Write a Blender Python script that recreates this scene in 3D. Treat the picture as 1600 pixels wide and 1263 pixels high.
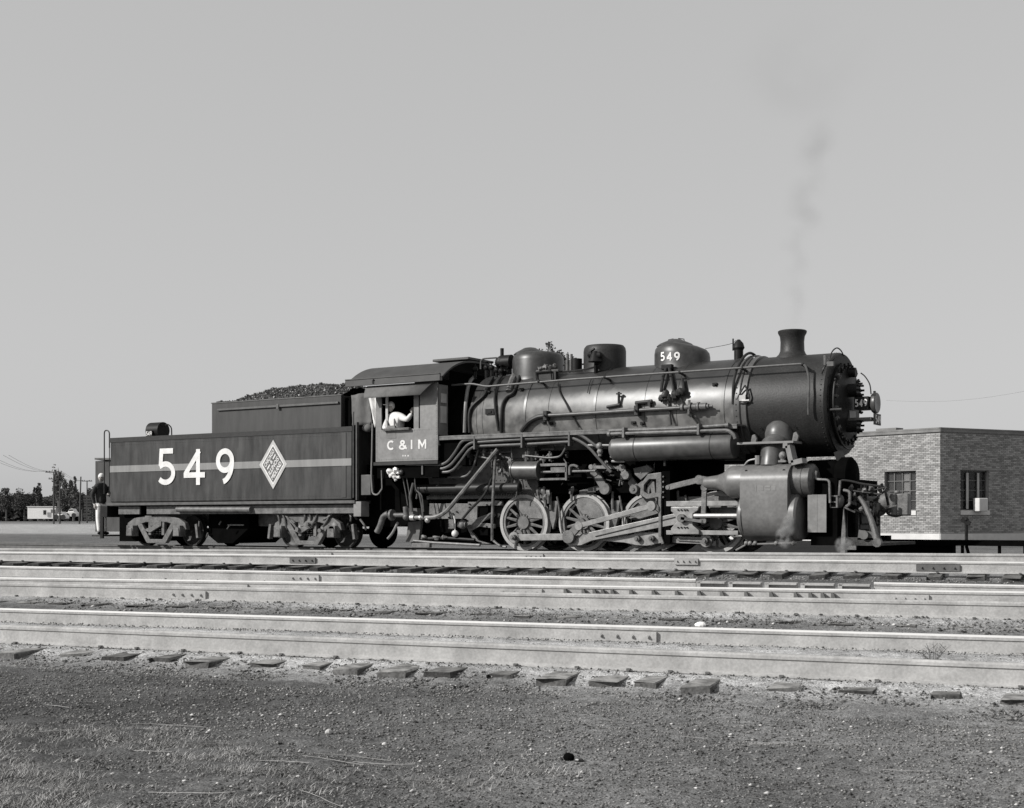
import bpy, math, random
import numpy as np
from mathutils import Vector, Matrix, noise
random.seed(7); rng=np.random.default_rng(7)
R=math.radians; PI=math.pi
for o in list(bpy.data.objects): bpy.data.objects.remove(o)
SC=bpy.context.scene; COL=SC.collection

# ------------------------------------------------------------------ camera, sky, sun, exposure
CAMH=0.68; YAW=32.47; F=2100.0; HOR=815.0
cam=bpy.data.cameras.new('camera'); camo=bpy.data.objects.new('camera',cam); COL.objects.link(camo)
cam.sensor_width=36; cam.lens=36*F/1600; cam.shift_y=(HOR-631.5)/1600; cam.clip_end=8000; cam.clip_start=0.1
camo.location=(0,0,CAMH); camo.rotation_euler=(R(90),0,R(YAW)); SC.camera=camo
SUN_EL=30.0; SUN_AZ=(-0.60,-0.80)                # horizontal direction towards the sun
w=bpy.data.worlds.new('World'); SC.world=w; w.use_nodes=True
nt=w.node_tree; nt.nodes.clear()
sky=nt.nodes.new('ShaderNodeTexSky'); sky.sky_type='NISHITA'; sky.sun_disc=False
sky.sun_elevation=R(SUN_EL); sky.sun_rotation=math.atan2(SUN_AZ[0],SUN_AZ[1]); sky.dust_density=2.0; sky.air_density=1.0
sep=nt.nodes.new('ShaderNodeRGBToBW'); gm=nt.nodes.new('ShaderNodeMath'); gm.operation='POWER'; gm.inputs[1].default_value=0.21
ml=nt.nodes.new('ShaderNodeMath'); ml.operation='MULTIPLY'; ml.inputs[1].default_value=4.12
bg=nt.nodes.new('ShaderNodeBackground'); bg.inputs[1].default_value=0.105; wo=nt.nodes.new('ShaderNodeOutputWorld')
nt.links.new(sky.outputs[0],sep.inputs[0]); nt.links.new(sep.outputs[0],gm.inputs[0]); nt.links.new(gm.outputs[0],ml.inputs[0])
nt.links.new(ml.outputs[0],bg.inputs[0]); nt.links.new(bg.outputs[0],wo.inputs[0])
sl=bpy.data.lights.new('sun','SUN'); sl.energy=5.0; sl.angle=R(0.6); sl.color=(1,0.985,0.96)
so=bpy.data.objects.new('sun',sl); COL.objects.link(so)
sd=Vector((SUN_AZ[0]*math.cos(R(SUN_EL)),SUN_AZ[1]*math.cos(R(SUN_EL)),math.sin(R(SUN_EL))))
so.rotation_euler=sd.to_track_quat('Z','Y').to_euler(); so.location=(-20,-20,20)
SC.view_settings.view_transform='Standard'; SC.view_settings.look='None'; SC.view_settings.gamma=1.0
SC.view_settings.exposure=0.0; SC.view_settings.use_curve_mapping=False
SC.render.resolution_x=1024; SC.render.resolution_y=808

# ------------------------------------------------------------------ measuring helpers (surveyed lines of sight -> real metres)
SN=math.sin(R(YAW)); CS=math.cos(R(YAW))
def W(px,py,Y):
    u=(px-800)/F; t=Y/(CS+SN*u); return Vector((t*(-SN+CS*u),Y,CAMH+t*(HOR-py)/F))
def WX(px,py,X):
    u=(px-800)/F; t=X/(-SN+CS*u); return Vector((X,t*(CS+SN*u),CAMH+t*(HOR-py)/F))
def WD(px,py,d):
    u=(px-800)/F; return Vector((d*(-SN+CS*u),d*(CS+SN*u),CAMH+d*(HOR-py)/F))
def X_(px,Y): return W(px,800,Y).x
def Z_(px,py,Y): return W(px,py,Y).z
# yard-track frame: T runs along the foreground rails, N away from the camera
T=Vector((0.9834,0.1812,0)).normalized(); N=Vector((-T.y,T.x,0))
def SNp(s,n,z): return T*s+N*n+Vector((0,0,z))
def s_at(px,n):
    u=(px-800)/F; d=Vector((-SN+CS*u,CS+SN*u,0)); k=n/d.dot(N); return (d*k).dot(T)
def z_at(px,py,n):
    u=(px-800)/F; d=Vector((-SN+CS*u,CS+SN*u,0)); k=n/d.dot(N); return CAMH+k*(HOR-py)/F

# ------------------------------------------------------------------ materials
def mat(name,v,rough=0.7,metal=0.0,var=0.25,scale=3.0,streak=False,bump=0.15,bscale=40,island=0.0,spec=0.5,tint=(1,0.99,0.975),fine=0.0):
    m=bpy.data.materials.new(name); m.use_nodes=True; n=m.node_tree; L=n.links; b=n.nodes['Principled BSDF']
    geo=n.nodes.new('ShaderNodeNewGeometry'); mp=n.nodes.new('ShaderNodeMapping'); L.new(geo.outputs['Position'],mp.inputs[0])
    mp.inputs['Scale'].default_value=(3.2,3.2,0.55) if streak else (1,1,1)
    nz=n.nodes.new('ShaderNodeTexNoise'); nz.inputs['Scale'].default_value=scale; nz.inputs['Detail'].default_value=7; nz.inputs['Roughness'].default_value=0.65
    L.new(mp.outputs[0],nz.inputs[0])
    rp=n.nodes.new('ShaderNodeMapRange'); rp.inputs[1].default_value=0.3; rp.inputs[2].default_value=0.7
    rp.inputs[3].default_value=1-var; rp.inputs[4].default_value=1+var; L.new(nz.outputs[0],rp.inputs[0])
    last=rp.outputs[0]
    if fine:
        n2=n.nodes.new('ShaderNodeTexNoise'); n2.inputs['Scale'].default_value=bscale*1.5; n2.inputs['Detail'].default_value=4
        L.new(geo.outputs['Position'],n2.inputs[0]); r2=n.nodes.new('ShaderNodeMapRange'); r2.inputs[1].default_value=0.35; r2.inputs[2].default_value=0.65
        r2.inputs[3].default_value=1-fine; r2.inputs[4].default_value=1+fine; L.new(n2.outputs[0],r2.inputs[0])
        mm=n.nodes.new('ShaderNodeMath'); mm.operation='MULTIPLY'; L.new(last,mm.inputs[0]); L.new(r2.outputs[0],mm.inputs[1]); last=mm.outputs[0]
    if island:
        r3=n.nodes.new('ShaderNodeMapRange'); r3.inputs[3].default_value=1-island; r3.inputs[4].default_value=1+island
        L.new(geo.outputs['Random Per Island'],r3.inputs[0]); mm=n.nodes.new('ShaderNodeMath'); mm.operation='MULTIPLY'
        L.new(last,mm.inputs[0]); L.new(r3.outputs[0],mm.inputs[1]); last=mm.outputs[0]
    vm=n.nodes.new('ShaderNodeVectorMath'); vm.operation='SCALE'; vm.inputs[0].default_value=(v*tint[0],v*tint[1],v*tint[2])
    L.new(last,vm.inputs['Scale']); L.new(vm.outputs[0],b.inputs['Base Color'])
    b.inputs['Roughness'].default_value=rough; b.inputs['Metallic'].default_value=metal; b.inputs['Specular IOR Level'].default_value=spec
    if bump:
        n3=n.nodes.new('ShaderNodeTexNoise'); n3.inputs['Scale'].default_value=bscale; n3.inputs['Detail'].default_value=5
        L.new(geo.outputs['Position'],n3.inputs[0]); bp=n.nodes.new('ShaderNodeBump'); bp.inputs['Strength'].default_value=bump
        bp.inputs['Distance'].default_value=0.01; L.new(n3.outputs[0],bp.inputs['Height']); L.new(bp.outputs[0],b.inputs['Normal'])
    m['last']=0
    return m
MA={}
def mk(k,*a,**kw): MA[k]=mat(k,*a,**kw); return MA[k]
mk('tender_black',0.032,0.42,var=0.7,scale=1.5,streak=True,bump=0.6,bscale=1.6,spec=0.4,fine=0.12)
mk('bunker_black',0.045,0.5,var=0.3,scale=1.2,streak=True,bump=0.1,bscale=6,spec=0.3)
mk('boiler_jacket',0.026,0.34,var=0.35,scale=2.5,bump=0.1,bscale=6,spec=0.6)
mk('smokebox',0.021,0.5,var=0.45,scale=1.6,bump=0.25,bscale=25,spec=0.3,fine=0.25)
mk('black_iron',0.010,0.5,var=0.4,scale=5,bump=0.2,spec=0.18)
mk('black_and_shade',0.003,0.9,var=0.4,scale=5,bump=0.2,spec=0.02)  # near-black for black parts; on shaded ones the shade is in the colour
mk('dome_black',0.03,0.42,var=0.35,scale=3,bump=0.10,bscale=8,spec=0.6,fine=0.15)
mk('cab_paint',0.175,0.42,var=0.25,scale=2.5,bump=0.12,bscale=9,fine=0.08)
mk('roof_paint',0.045,0.6,var=0.3,scale=3,bump=0.15,bscale=12)
mk('dusty_iron',0.10,0.55,var=0.6,scale=6,bump=0.25,bscale=25,fine=0.15)
mk('rod_steel',0.25,0.38,metal=0.35,var=0.35,scale=6,bump=0.1)
mk('wheel_iron',0.12,0.6,var=0.5,scale=6,bump=0.25,fine=0.15)
mk('cylinder_jacket',0.135,0.38,var=0.22,scale=2.2,bump=0.12,bscale=10,fine=0.1)
mk('tank_paint',0.075,0.38,var=0.35,scale=4,bump=0.08,bscale=12)
mk('pipe_grey',0.07,0.45,var=0.4,scale=7,bump=0.15)
mk('pipe_dark',0.02,0.5,var=0.4,scale=7,bump=0.15,spec=0.3)
mk('white_paint',0.62,0.55,var=0.16,scale=5,bump=0.05,fine=0.08)
mk('stripe_paint',0.19,0.5,var=0.2,scale=1.5,streak=True,bump=0.05)
mk('gear_grey',0.115,0.5,var=0.55,scale=6,bump=0.3,bscale=25,fine=0.2)
mk('bright_metal',0.38,0.4,metal=0.3,var=0.2,scale=9,bump=0.1)
mk('rail_side',0.34,0.85,var=0.24,scale=3.5,bump=0.2,bscale=30,fine=0.10,spec=0.2)
mk('rail_dark',0.10,0.8,var=0.3,scale=6,bump=0.2)
mk('rail_top',0.60,0.38,metal=0.15,var=0.06,scale=6,bump=0.02)
mk('tie_wood',0.11,0.9,var=0.5,scale=5,bump=0.7,bscale=30,fine=0.25,spec=0.1)
mk('tie_dark',0.06,0.9,var=0.5,scale=5,bump=0.7,bscale=30,fine=0.25,spec=0.1)
mk('stone',0.14,0.9,var=0.3,scale=0.8,bump=0,island=0.8,spec=0.2)
mk('pale_stone',0.42,0.85,var=0.2,scale=3,bump=0,island=0.3,spec=0.2)
mk('coal',0.05,0.42,var=0.4,scale=8,bump=0.5,bscale=30,island=0.8,spec=0.6)
mk('brick',0.27,0.85,var=0.14,scale=0.6,bump=0.2,bscale=30,island=0.34,spec=0.2)
mk('mortar',0.30,0.9,var=0.15,scale=2,bump=0.2,spec=0.1)
mk('concrete',0.55,0.85,var=0.12,scale=2,bump=0.2,spec=0.2)
mk('coping',0.16,0.8,var=0.3,scale=2,bump=0.2)
mk('steel_sash',0.10,0.6,var=0.2)
mk('curtain',0.42,0.9,var=0.15,scale=4,bump=0.1)
mk('curtain_grey',0.16,0.9,var=0.15,scale=4,bump=0.1)
mk('room_dark',0.02,0.9,var=0.2)
mk('bark',0.10,0.9,var=0.3,scale=6,bump=0.5)
mk('leaf',0.07,0.8,var=0.3,scale=1.2,bump=0,island=0.45,spec=0.2)
mk('leaf_pale',0.12,0.8,var=0.3,scale=1.2,bump=0,island=0.45,spec=0.2)
mk('dry_grass',0.27,0.85,var=0.4,scale=3,bump=0,island=0.6,spec=0.1)
mk('pole_wood',0.05,0.9,var=0.3)
mk('shed_white',0.75,0.8,var=0.08)
mk('car_white',0.62,0.3,var=0.05,bump=0)
mk('car_dark',0.03,0.3,var=0.1,bump=0)
mk('siding',0.10,0.8,var=0.3,streak=True,scale=1)
mk('skin',0.32,0.6,var=0.1,bump=0,tint=(1.0,0.95,0.9))
mk('cloth_white',0.70,0.9,var=0.1,scale=8,bump=0.2)
mk('cloth_dark',0.022,0.9,var=0.3,scale=8,bump=0.2)
mk('denim',0.16,0.9,var=0.2,scale=12,bump=0.3)
mk('canvas_white',0.60,0.9,var=0.15,scale=5,bump=0.3,bscale=8)
mk('canvas_grey',0.11,0.9,var=0.25,scale=5,bump=0.4,bscale=6)
mk('lumber',0.035,0.9,var=0.4,scale=2,island=0.5)
# boiler jacket: road dust lies on the jacket below the handrail, in blotches
def dusty_jacket():
    m=MA['boiler_jacket']; n=m.node_tree; L=n.links; b=n.nodes['Principled BSDF']
    src=b.inputs['Base Color'].links[0].from_socket
    geo=n.nodes.new('ShaderNodeNewGeometry'); sx=n.nodes.new('ShaderNodeSeparateXYZ'); L.new(geo.outputs['Position'],sx.inputs[0])
    nz=n.nodes.new('ShaderNodeTexNoise'); nz.inputs['Scale'].default_value=1.6; nz.inputs['Detail'].default_value=6; L.new(geo.outputs['Position'],nz.inputs[0])
    ad=n.nodes.new('ShaderNodeMath'); ad.operation='MULTIPLY_ADD'; ad.inputs[1].default_value=0.9; L.new(nz.outputs[0],ad.inputs[0]); L.new(sx.outputs[2],ad.inputs[2])
    up=n.nodes.new('ShaderNodeMapRange'); up.inputs[1].default_value=4.02; up.inputs[2].default_value=3.86; L.new(ad.outputs[0],up.inputs[0])
    sxl=n.nodes.new('ShaderNodeMapRange'); sxl.inputs[1].default_value=-12.6; sxl.inputs[2].default_value=-12.9; L.new(sx.outputs[0],sxl.inputs[0])
    n2=n.nodes.new('ShaderNodeTexNoise'); n2.inputs['Scale'].default_value=3.5; n2.inputs['Detail'].default_value=8; L.new(geo.outputs['Position'],n2.inputs[0])
    bl=n.nodes.new('ShaderNodeMapRange'); bl.inputs[1].default_value=0.32; bl.inputs[2].default_value=0.62; bl.inputs[3].default_value=0.15; bl.inputs[4].default_value=0.95; L.new(n2.outputs[0],bl.inputs[0])
    mu=n.nodes.new('ShaderNodeMath'); mu.operation='MULTIPLY'; L.new(up.outputs[0],mu.inputs[0]); L.new(bl.outputs[0],mu.inputs[1])
    mx=n.nodes.new('ShaderNodeMix'); mx.data_type='RGBA'; L.new(mu.outputs[0],mx.inputs[0]); L.new(src,mx.inputs[6]); mx.inputs[7].default_value=(0.15,0.148,0.144,1)
    L.new(mx.outputs[2],b.inputs['Base Color'])
    rr=n.nodes.new('ShaderNodeMapRange'); rr.inputs[3].default_value=0.36; rr.inputs[4].default_value=0.45; L.new(mu.outputs[0],rr.inputs[0]); L.new(rr.outputs[0],b.inputs['Roughness'])
dusty_jacket()
def dusty_top(k,v):
    m=MA[k]; n=m.node_tree; L=n.links; b=n.nodes['Principled BSDF']; src=b.inputs['Base Color'].links[0].from_socket
    geo=n.nodes.new('ShaderNodeNewGeometry'); sx=n.nodes.new('ShaderNodeSeparateXYZ'); L.new(geo.outputs['True Normal'],sx.inputs[0])
    nz=n.nodes.new('ShaderNodeTexNoise'); nz.inputs['Scale'].default_value=9; nz.inputs['Detail'].default_value=6; L.new(geo.outputs['Position'],nz.inputs[0])
    r1=n.nodes.new('ShaderNodeMapRange'); r1.inputs[1].default_value=0.5; r1.inputs[2].default_value=0.9; L.new(sx.outputs[2],r1.inputs[0])
    r2=n.nodes.new('ShaderNodeMapRange'); r2.inputs[1].default_value=0.38; r2.inputs[2].default_value=0.60; r2.inputs[3].default_value=0.15; L.new(nz.outputs[0],r2.inputs[0])
    mu=n.nodes.new('ShaderNodeMath'); mu.operation='MULTIPLY'; L.new(r1.outputs[0],mu.inputs[0]); L.new(r2.outputs[0],mu.inputs[1])
    mx=n.nodes.new('ShaderNodeMix'); mx.data_type='RGBA'; L.new(mu.outputs[0],mx.inputs[0]); L.new(src,mx.inputs[6]); mx.inputs[7].default_value=(v,v*.99,v*.97,1); L.new(mx.outputs[2],b.inputs['Base Color'])
dusty_top('tie_wood',0.30); dusty_top('tie_dark',0.18)
def glass_mat(k,v=0.03):
    m=bpy.data.materials.new(k); m.use_nodes=True; b=m.node_tree.nodes['Principled BSDF']
    b.inputs['Base Color'].default_value=(v,v,v,1); b.inputs['Roughness'].default_value=0.08; b.inputs['Alpha'].default_value=0.35; MA[k]=m
glass_mat('window_glass')
def ground_mat():
    m=bpy.data.materials.new('ground_cinders'); m.use_nodes=True; n=m.node_tree; L=n.links; b=n.nodes['Principled BSDF']
    at=n.nodes.new('ShaderNodeAttribute'); at.attribute_name='tone'; geo=n.nodes.new('ShaderNodeNewGeometry')
    outs=[]
    for sc,lo,hi,det in ((0.9,0.62,1.38,8),(14,0.6,1.4,6),(85,0.25,1.9,5)):
        z=n.nodes.new('ShaderNodeTexNoise'); z.inputs['Scale'].default_value=sc; z.inputs['Detail'].default_value=det; z.inputs['Roughness'].default_value=0.7
        L.new(geo.outputs['Position'],z.inputs[0]); r=n.nodes.new('ShaderNodeMapRange'); r.inputs[1].default_value=0.32; r.inputs[2].default_value=0.68
        r.inputs[3].default_value=lo; r.inputs[4].default_value=hi; L.new(z.outputs[0],r.inputs[0]); outs.append(r.outputs[0])
    last=at.outputs['Fac']
    for o in outs:
        q=n.nodes.new('ShaderNodeMath'); q.operation='MULTIPLY'; L.new(last,q.inputs[0]); L.new(o,q.inputs[1]); last=q.outputs[0]
    cb=n.nodes.new('ShaderNodeCombineColor')
    for i in range(3): L.new(last,cb.inputs[i])
    L.new(cb.outputs[0],b.inputs['Base Color']); b.inputs['Roughness'].default_value=0.95; b.inputs['Specular IOR Level'].default_value=0.15
    bp=n.nodes.new('ShaderNodeBump'); bp.inputs['Strength'].default_value=0.8; bp.inputs['Distance'].default_value=0.012
    z=n.nodes.new('ShaderNodeTexNoise'); z.inputs['Scale'].default_value=60; z.inputs['Detail'].default_value=6; L.new(geo.outputs['Position'],z.inputs[0])
    L.new(z.outputs[0],bp.inputs['Height']); L.new(bp.outputs[0],b.inputs['Normal']); MA['ground']=m
ground_mat()

# ------------------------------------------------------------------ mesh builder
class MB:
    def __init__(s,jit=0.0): s.v=[]; s.f=[]; s.mi=[]; s.jit=jit
    def add(s,vs,fs,mi=0):
        b=len(s.v); s.v+= [tuple(p) for p in vs]; s.f+=[tuple(b+i for i in f) for f in fs]; s.mi+=[mi]*len(fs); return s
    def box(s,c,d,rot=None,mi=0):
        c=Vector(c); hx,hy,hz=d[0]/2,d[1]/2,d[2]/2
        vs=[Vector((x,y,z)) for x in(-hx,hx) for y in(-hy,hy) for z in(-hz,hz)]
        if rot is not None: vs=[rot@v for v in vs]
        return s.add([v+c for v in vs],[(0,1,3,2),(4,6,7,5),(0,4,5,1),(2,3,7,6),(0,2,6,4),(1,5,7,3)],mi)
    def bx(s,x0,x1,y0,y1,z0,z1,mi=0): return s.box(((x0+x1)/2,(y0+y1)/2,(z0+z1)/2),(abs(x1-x0),abs(y1-y0),abs(z1-z0)),None,mi)
    def tube(s,pts,r,n=8,smooth=0,cap=True,mi=0):
        pts=[Vector(p) for p in pts]
        if smooth and len(pts)>2: pts=crom(pts,smooth)
        rs=r if isinstance(r,(list,tuple)) else None
        if rs is not None and len(rs)!=len(pts):
            k=len(rs)-1; rs=[rs[min(k,int(i/(len(pts)-1)*k))]+(rs[min(k,int(i/(len(pts)-1)*k)+1)]-rs[min(k,int(i/(len(pts)-1)*k))])*((i/(len(pts)-1)*k)%1) for i in range(len(pts))]
        vs=[]; up=None
        for i,p in enumerate(pts):
            d=(pts[min(i+1,len(pts)-1)]-pts[max(i-1,0)])
            if d.length<1e-9: d=Vector((1,0,0))
            d.normalize()
            if up is None: up=d.orthogonal().normalized()
            up=(up-d*up.dot(d)); up= up.normalized() if up.length>1e-6 else d.orthogonal().normalized()
            sd_=d.cross(up); rr=rs[i] if rs is not None else r
            for k in range(n):
                a=2*PI*k/n; vs.append(p+up*(rr*math.cos(a))+sd_*(rr*math.sin(a)))
        fs=[(i*n+k,i*n+(k+1)%n,(i+1)*n+(k+1)%n,(i+1)*n+k) for i in range(len(pts)-1) for k in range(n)]
        if cap: fs+=[tuple(range(n-1,-1,-1)),tuple((len(pts)-1)*n+k for k in range(n))]
        return s.add(vs,fs,mi)
    def cyl(s,a,b,r,n=20,r2=None,mi=0): return s.tube([a,b],[r,r if r2 is None else r2],n,mi=mi)
    def lathe(s,prof,o,axis='Z',n=40,sx=1,sy=1,mi=0):
        o=Vector(o); vs=[]
        for (r,h) in prof:
            for k in range(n):
                a=2*PI*k/n; c,sn=r*math.cos(a),r*math.sin(a)
                if axis=='Z': vs.append(o+Vector((c*sx,sn*sy,h)))
                elif axis=='X': vs.append(o+Vector((h,c,sn)))
                else: vs.append(o+Vector((c,h,sn)))
        m=len(prof)
        fs=[(i*n+k,i*n+(k+1)%n,(i+1)*n+(k+1)%n,(i+1)*n+k) for i in range(m-1) for k in range(n)]
        return s.add(vs,fs,mi)
    def prism(s,poly,y0,y1,mi=0):      # polygon in XZ, extruded along Y
        n=len(poly); vs=[Vector((x,y0,z)) for x,z in poly]+[Vector((x,y1,z)) for x,z in poly]
        fs=[tuple(range(n)),tuple(range(2*n-1,n-1,-1))]+[(i,i+n,(i+1)%n+n,(i+1)%n) for i in range(n)]
        return s.add(vs,fs,mi)
    def slab(s,a,b,hw,th):             # flat bar in XZ plane from a to b (Vectors), half width hw, thickness th (Y)
        a=Vector(a); b=Vector(b); d=(b-a); d.y=0; d.normalize(); p=Vector((-d.z,0,d.x))
        q=[a-p*hw,b-p*hw,b+p*hw,a+p*hw]
        return s.add([v+Vector((0,-th/2,0)) for v in q]+[v+Vector((0,th/2,0)) for v in q],[(0,1,2,3),(7,6,5,4),(0,4,5,1),(1,5,6,2),(2,6,7,3),(3,7,4,0)])
    def sph(s,c,r,n=10,m=7,sc=(1,1,1)):
        c=Vector(c); vs=[]; j_=s.jit
        for i in range(m+1):
            t=PI*i/m
            for k in range(n):
                a=2*PI*k/n; vs.append(c+Vector((r*sc[0]*math.sin(t)*math.cos(a),r*sc[1]*math.sin(t)*math.sin(a),r*sc[2]*math.cos(t)))*(1+(j_*noise.noise(Vector((math.sin(t)*math.cos(a)*1.7+c.x*9,math.sin(t)*math.sin(a)*1.7+c.z*7,math.cos(t)*1.7))) if j_ else 0)))
        return s.add(vs,[(i*n+k,(i+1)*n+k,(i+1)*n+(k+1)%n,i*n+(k+1)%n) for i in range(m) for k in range(n)])
    def mirror(s,yc):
        t=MB(); t.v=[(x,2*yc-y,z) for x,y,z in s.v]; t.f=[tuple(reversed(f)) for f in s.f]; t.mi=list(s.mi); return t
def crom(P,k):
    out=[]
    for i in range(len(P)-1):
        p0=P[max(i-1,0)]; p1=P[i]; p2=P[i+1]; p3=P[min(i+2,len(P)-1)]
        for j in range(k):
            t=j/k; out.append(0.5*((2*p1)+(p2-p0)*t+(2*p0-5*p1+4*p2-p3)*t*t+(3*p1-p0-3*p2+p3)*t**3))
    out.append(P[-1]); return out
def rnd(P,r=0.12,k=5):                 # polyline with rounded corners
    P=[Vector(p) for p in P]; out=[P[0]]
    for i in range(1,len(P)-1):
        a=P[i-1]-P[i]; b=P[i+1]-P[i]; rr=min(r,a.length*0.48,b.length*0.48); A=P[i]+a.normalized()*rr; B=P[i]+b.normalized()*rr
        for j in range(k+1):
            t=j/k; out.append((1-t)**2*A+2*t*(1-t)*P[i]+t*t*B)
    out.append(P[-1]); return out
def link(o,parent=None):
    COL.objects.link(o)
    if parent is not None: o.parent=parent
    return o
def wloc(p):
    l=Vector((0,0,0))
    while p is not None: l+=p.location; p=p.parent
    return l
def build(name,mb,m,parent=None,smooth=40,bevel=0.0,kind=None,label=None):
    me=bpy.data.meshes.new(name); off=wloc(parent)
    me.from_pydata([(x-off.x,y-off.y,z-off.z) for x,y,z in mb.v],[],mb.f)
    ms=m if isinstance(m,(list,tuple)) else [m]
    for q in ms: me.materials.append(MA[q])
    if len(ms)>1: me.polygons.foreach_set('material_index',mb.mi)
    me.validate(); me.update()
    if smooth: 
        me.shade_smooth(); me.set_sharp_from_angle(angle=R(smooth))
    o=bpy.data.objects.new(name,me); link(o,parent)
    if bevel:
        b=o.modifiers.new('bevel','BEVEL'); b.width=bevel; b.segments=2; b.limit_method='ANGLE'; b.angle_limit=R(40)
    if kind: o['kind']=kind
    if label: o['label']=label
    return o
def thing(name,label,cat,loc=(0,0,0),group=None,kind=None):
    o=bpy.data.objects.new(name,None); o.empty_display_size=0.2; COL.objects.link(o); o.location=loc; o['label']=label; o['category']=cat
    if group: o['group']=group
    if kind: o['kind']=kind
    return o
def tag(o,label=None,cat=None,group=None,kind=None):
    if label: o['label']=label
    if cat: o['category']=cat
    if group: o['group']=group
    if kind: o['kind']=kind
    return o
def copy_tree(o,parent=None):
    c=o.copy(); COL.objects.link(c); c.parent=parent
    for ch in list(o.children): copy_tree(ch,c)
    return c
def big_mesh(name,V,Fc,m,nv=3):
    me=bpy.data.meshes.new(name); me.vertices.add(len(V)); me.vertices.foreach_set('co',np.asarray(V,dtype=np.float32).ravel())
    me.loops.add(len(Fc)*nv); me.loops.foreach_set('vertex_index',np.asarray(Fc,dtype=np.int32).ravel())
    me.polygons.add(len(Fc)); me.polygons.foreach_set('loop_start',np.arange(0,len(Fc)*nv,nv,dtype=np.int32)); me.polygons.foreach_set('loop_total',np.full(len(Fc),nv,dtype=np.int32))
    me.update(); me.validate(); me.materials.append(MA[m]); o=bpy.data.objects.new(name,me); COL.objects.link(o); return o

# ------------------------------------------------------------------ ground
RH=0.172
RAILS={ # name: n, (px,y) at left and right ends of the surveyed stretch
 'G':(10.20,978.5,1034), 'F':(11.75,952.0,992.5), 'E':(13.6,911.5,939.5), 'D':(15.15,903.0,923.5), 'C':(16.6,885.5,913.0), 'B':(20.0,863.0,877.5), 'A':(21.55,857.3,865.2)}
def rail_line(k):
    n,ya,yb=RAILS[k]; s0,s1=s_at(60,n),s_at(1536,n); z0,z1=z_at(60,ya,n),z_at(1536,yb,n); return n,s0,z0,s1,z1
def rail_z(k,s):
    n,s0,z0,s1,z1=rail_line(k); t=(s-s0)/(s1-s0); t=max(-0.35,min(1.35,t)); return z0+(z1-z0)*t
def prof(s,n):
    b=lambda k:rail_z(k,s)-RH
    P=[(-400,-1.0),(2,-0.66),(6,-0.61),(8.4,-0.60),(9.2,b('G')-0.12),(9.64,b('G')-0.08),(9.80,b('G')-0.045),(10.02,b('G')-0.008),(10.2,b('G')+0.0),(10.4,b('G')+0.04),(11.3,b('F')+0.035),(11.62,b('F')+0.03),(11.78,b('F')+0.0),(12.3,b('F')-0.02),(12.9,b('E')-0.07),
       (13.25,b('E')-0.045),(13.5,b('E')+0.0),(13.8,b('E')+0.03),(15.0,b('D')+0.02),(15.3,b('D')+0.02),(16.5,b('C')+0.03),(16.8,b('C')-0.02),(18.6,b('B')-0.13),(19.3,b('B')-0.10),(19.8,b('B')-0.07),(20.2,b('B')-0.05),(21.6,b('A')-0.04),(22.6,-0.12),(24,-0.20),
       (40,-0.14),(60,-0.06),(90,0.1),(150,0.45),(220,0.75),(4000,0.9)]
    for i in range(len(P)-1):
        if n<=P[i+1][0]:
            t=(n-P[i][0])/(P[i+1][0]-P[i][0]); return P[i][1]+(P[i+1][1]-P[i][1])*t
    return P[-1][1]
def tone(s,n):
    T_=[(2,0.108),(6.5,0.114),(8.3,0.128),(9.2,0.145),(9.6,0.19),(9.9,0.34),(10.3,0.36),(11.35,0.34),(11.6,0.26),(11.9,0.2),(12.25,0.13),(12.9,0.12),(13.2,0.18),(13.5,0.30),(15.3,0.30),(16.6,0.28),(17.2,0.18),(18.3,0.14),(19.3,0.10),(20.2,0.16),(21.5,0.2),(22.5,0.15),(30,0.17),(45,0.10),(58,0.11),(62,0.30),(120,0.32),(150,0.12),(4000,0.10)]
    n2=n+0.22*(noise.noise(Vector((s*1.3,n*2,3.3)))) if n<19 else n+n*0.03*noise.noise(Vector((s*0.05,n*0.02,1)))
    for i in range(len(T_)-1):
        if n2<=T_[i+1][0]:
            t=max(0,(n2-T_[i][0])/(T_[i+1][0]-T_[i][0])); v=T_[i][1]+(T_[i+1][1]-T_[i][1])*t; break
    else: v=0.1
    if n>21.9 and n<60:  # shade under and behind the locomotive, painted into the ground tone
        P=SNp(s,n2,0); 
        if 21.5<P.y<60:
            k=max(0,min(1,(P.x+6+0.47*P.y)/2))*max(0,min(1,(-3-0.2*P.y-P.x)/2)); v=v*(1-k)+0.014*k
    if n<9.3: v*= 0.52+0.62*min(1,max(0,(s+5.6)/3.6))
    return v
def geo_range(a,b,k,g=1.25):
    out=[a]; st=k
    while (out[-1]<b): out.append(out[-1]+st); st*=g
    return out
ns=[-300,-60,-15,-3,1,3]+list(np.arange(4.2,13.7,0.055))+list(np.arange(13.7,24,0.16))+geo_range(24.2,3500,0.4,1.22)
ss=[-3000,-1200,-500,-250,-140,-90,-60,-45,-35,-28,-22]+list(np.arange(-18,3.0,0.075))+[3.6,4.5,6,8,11,15,22,35,60,120,300,900,3000]
vs=[]; tn=[]
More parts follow.
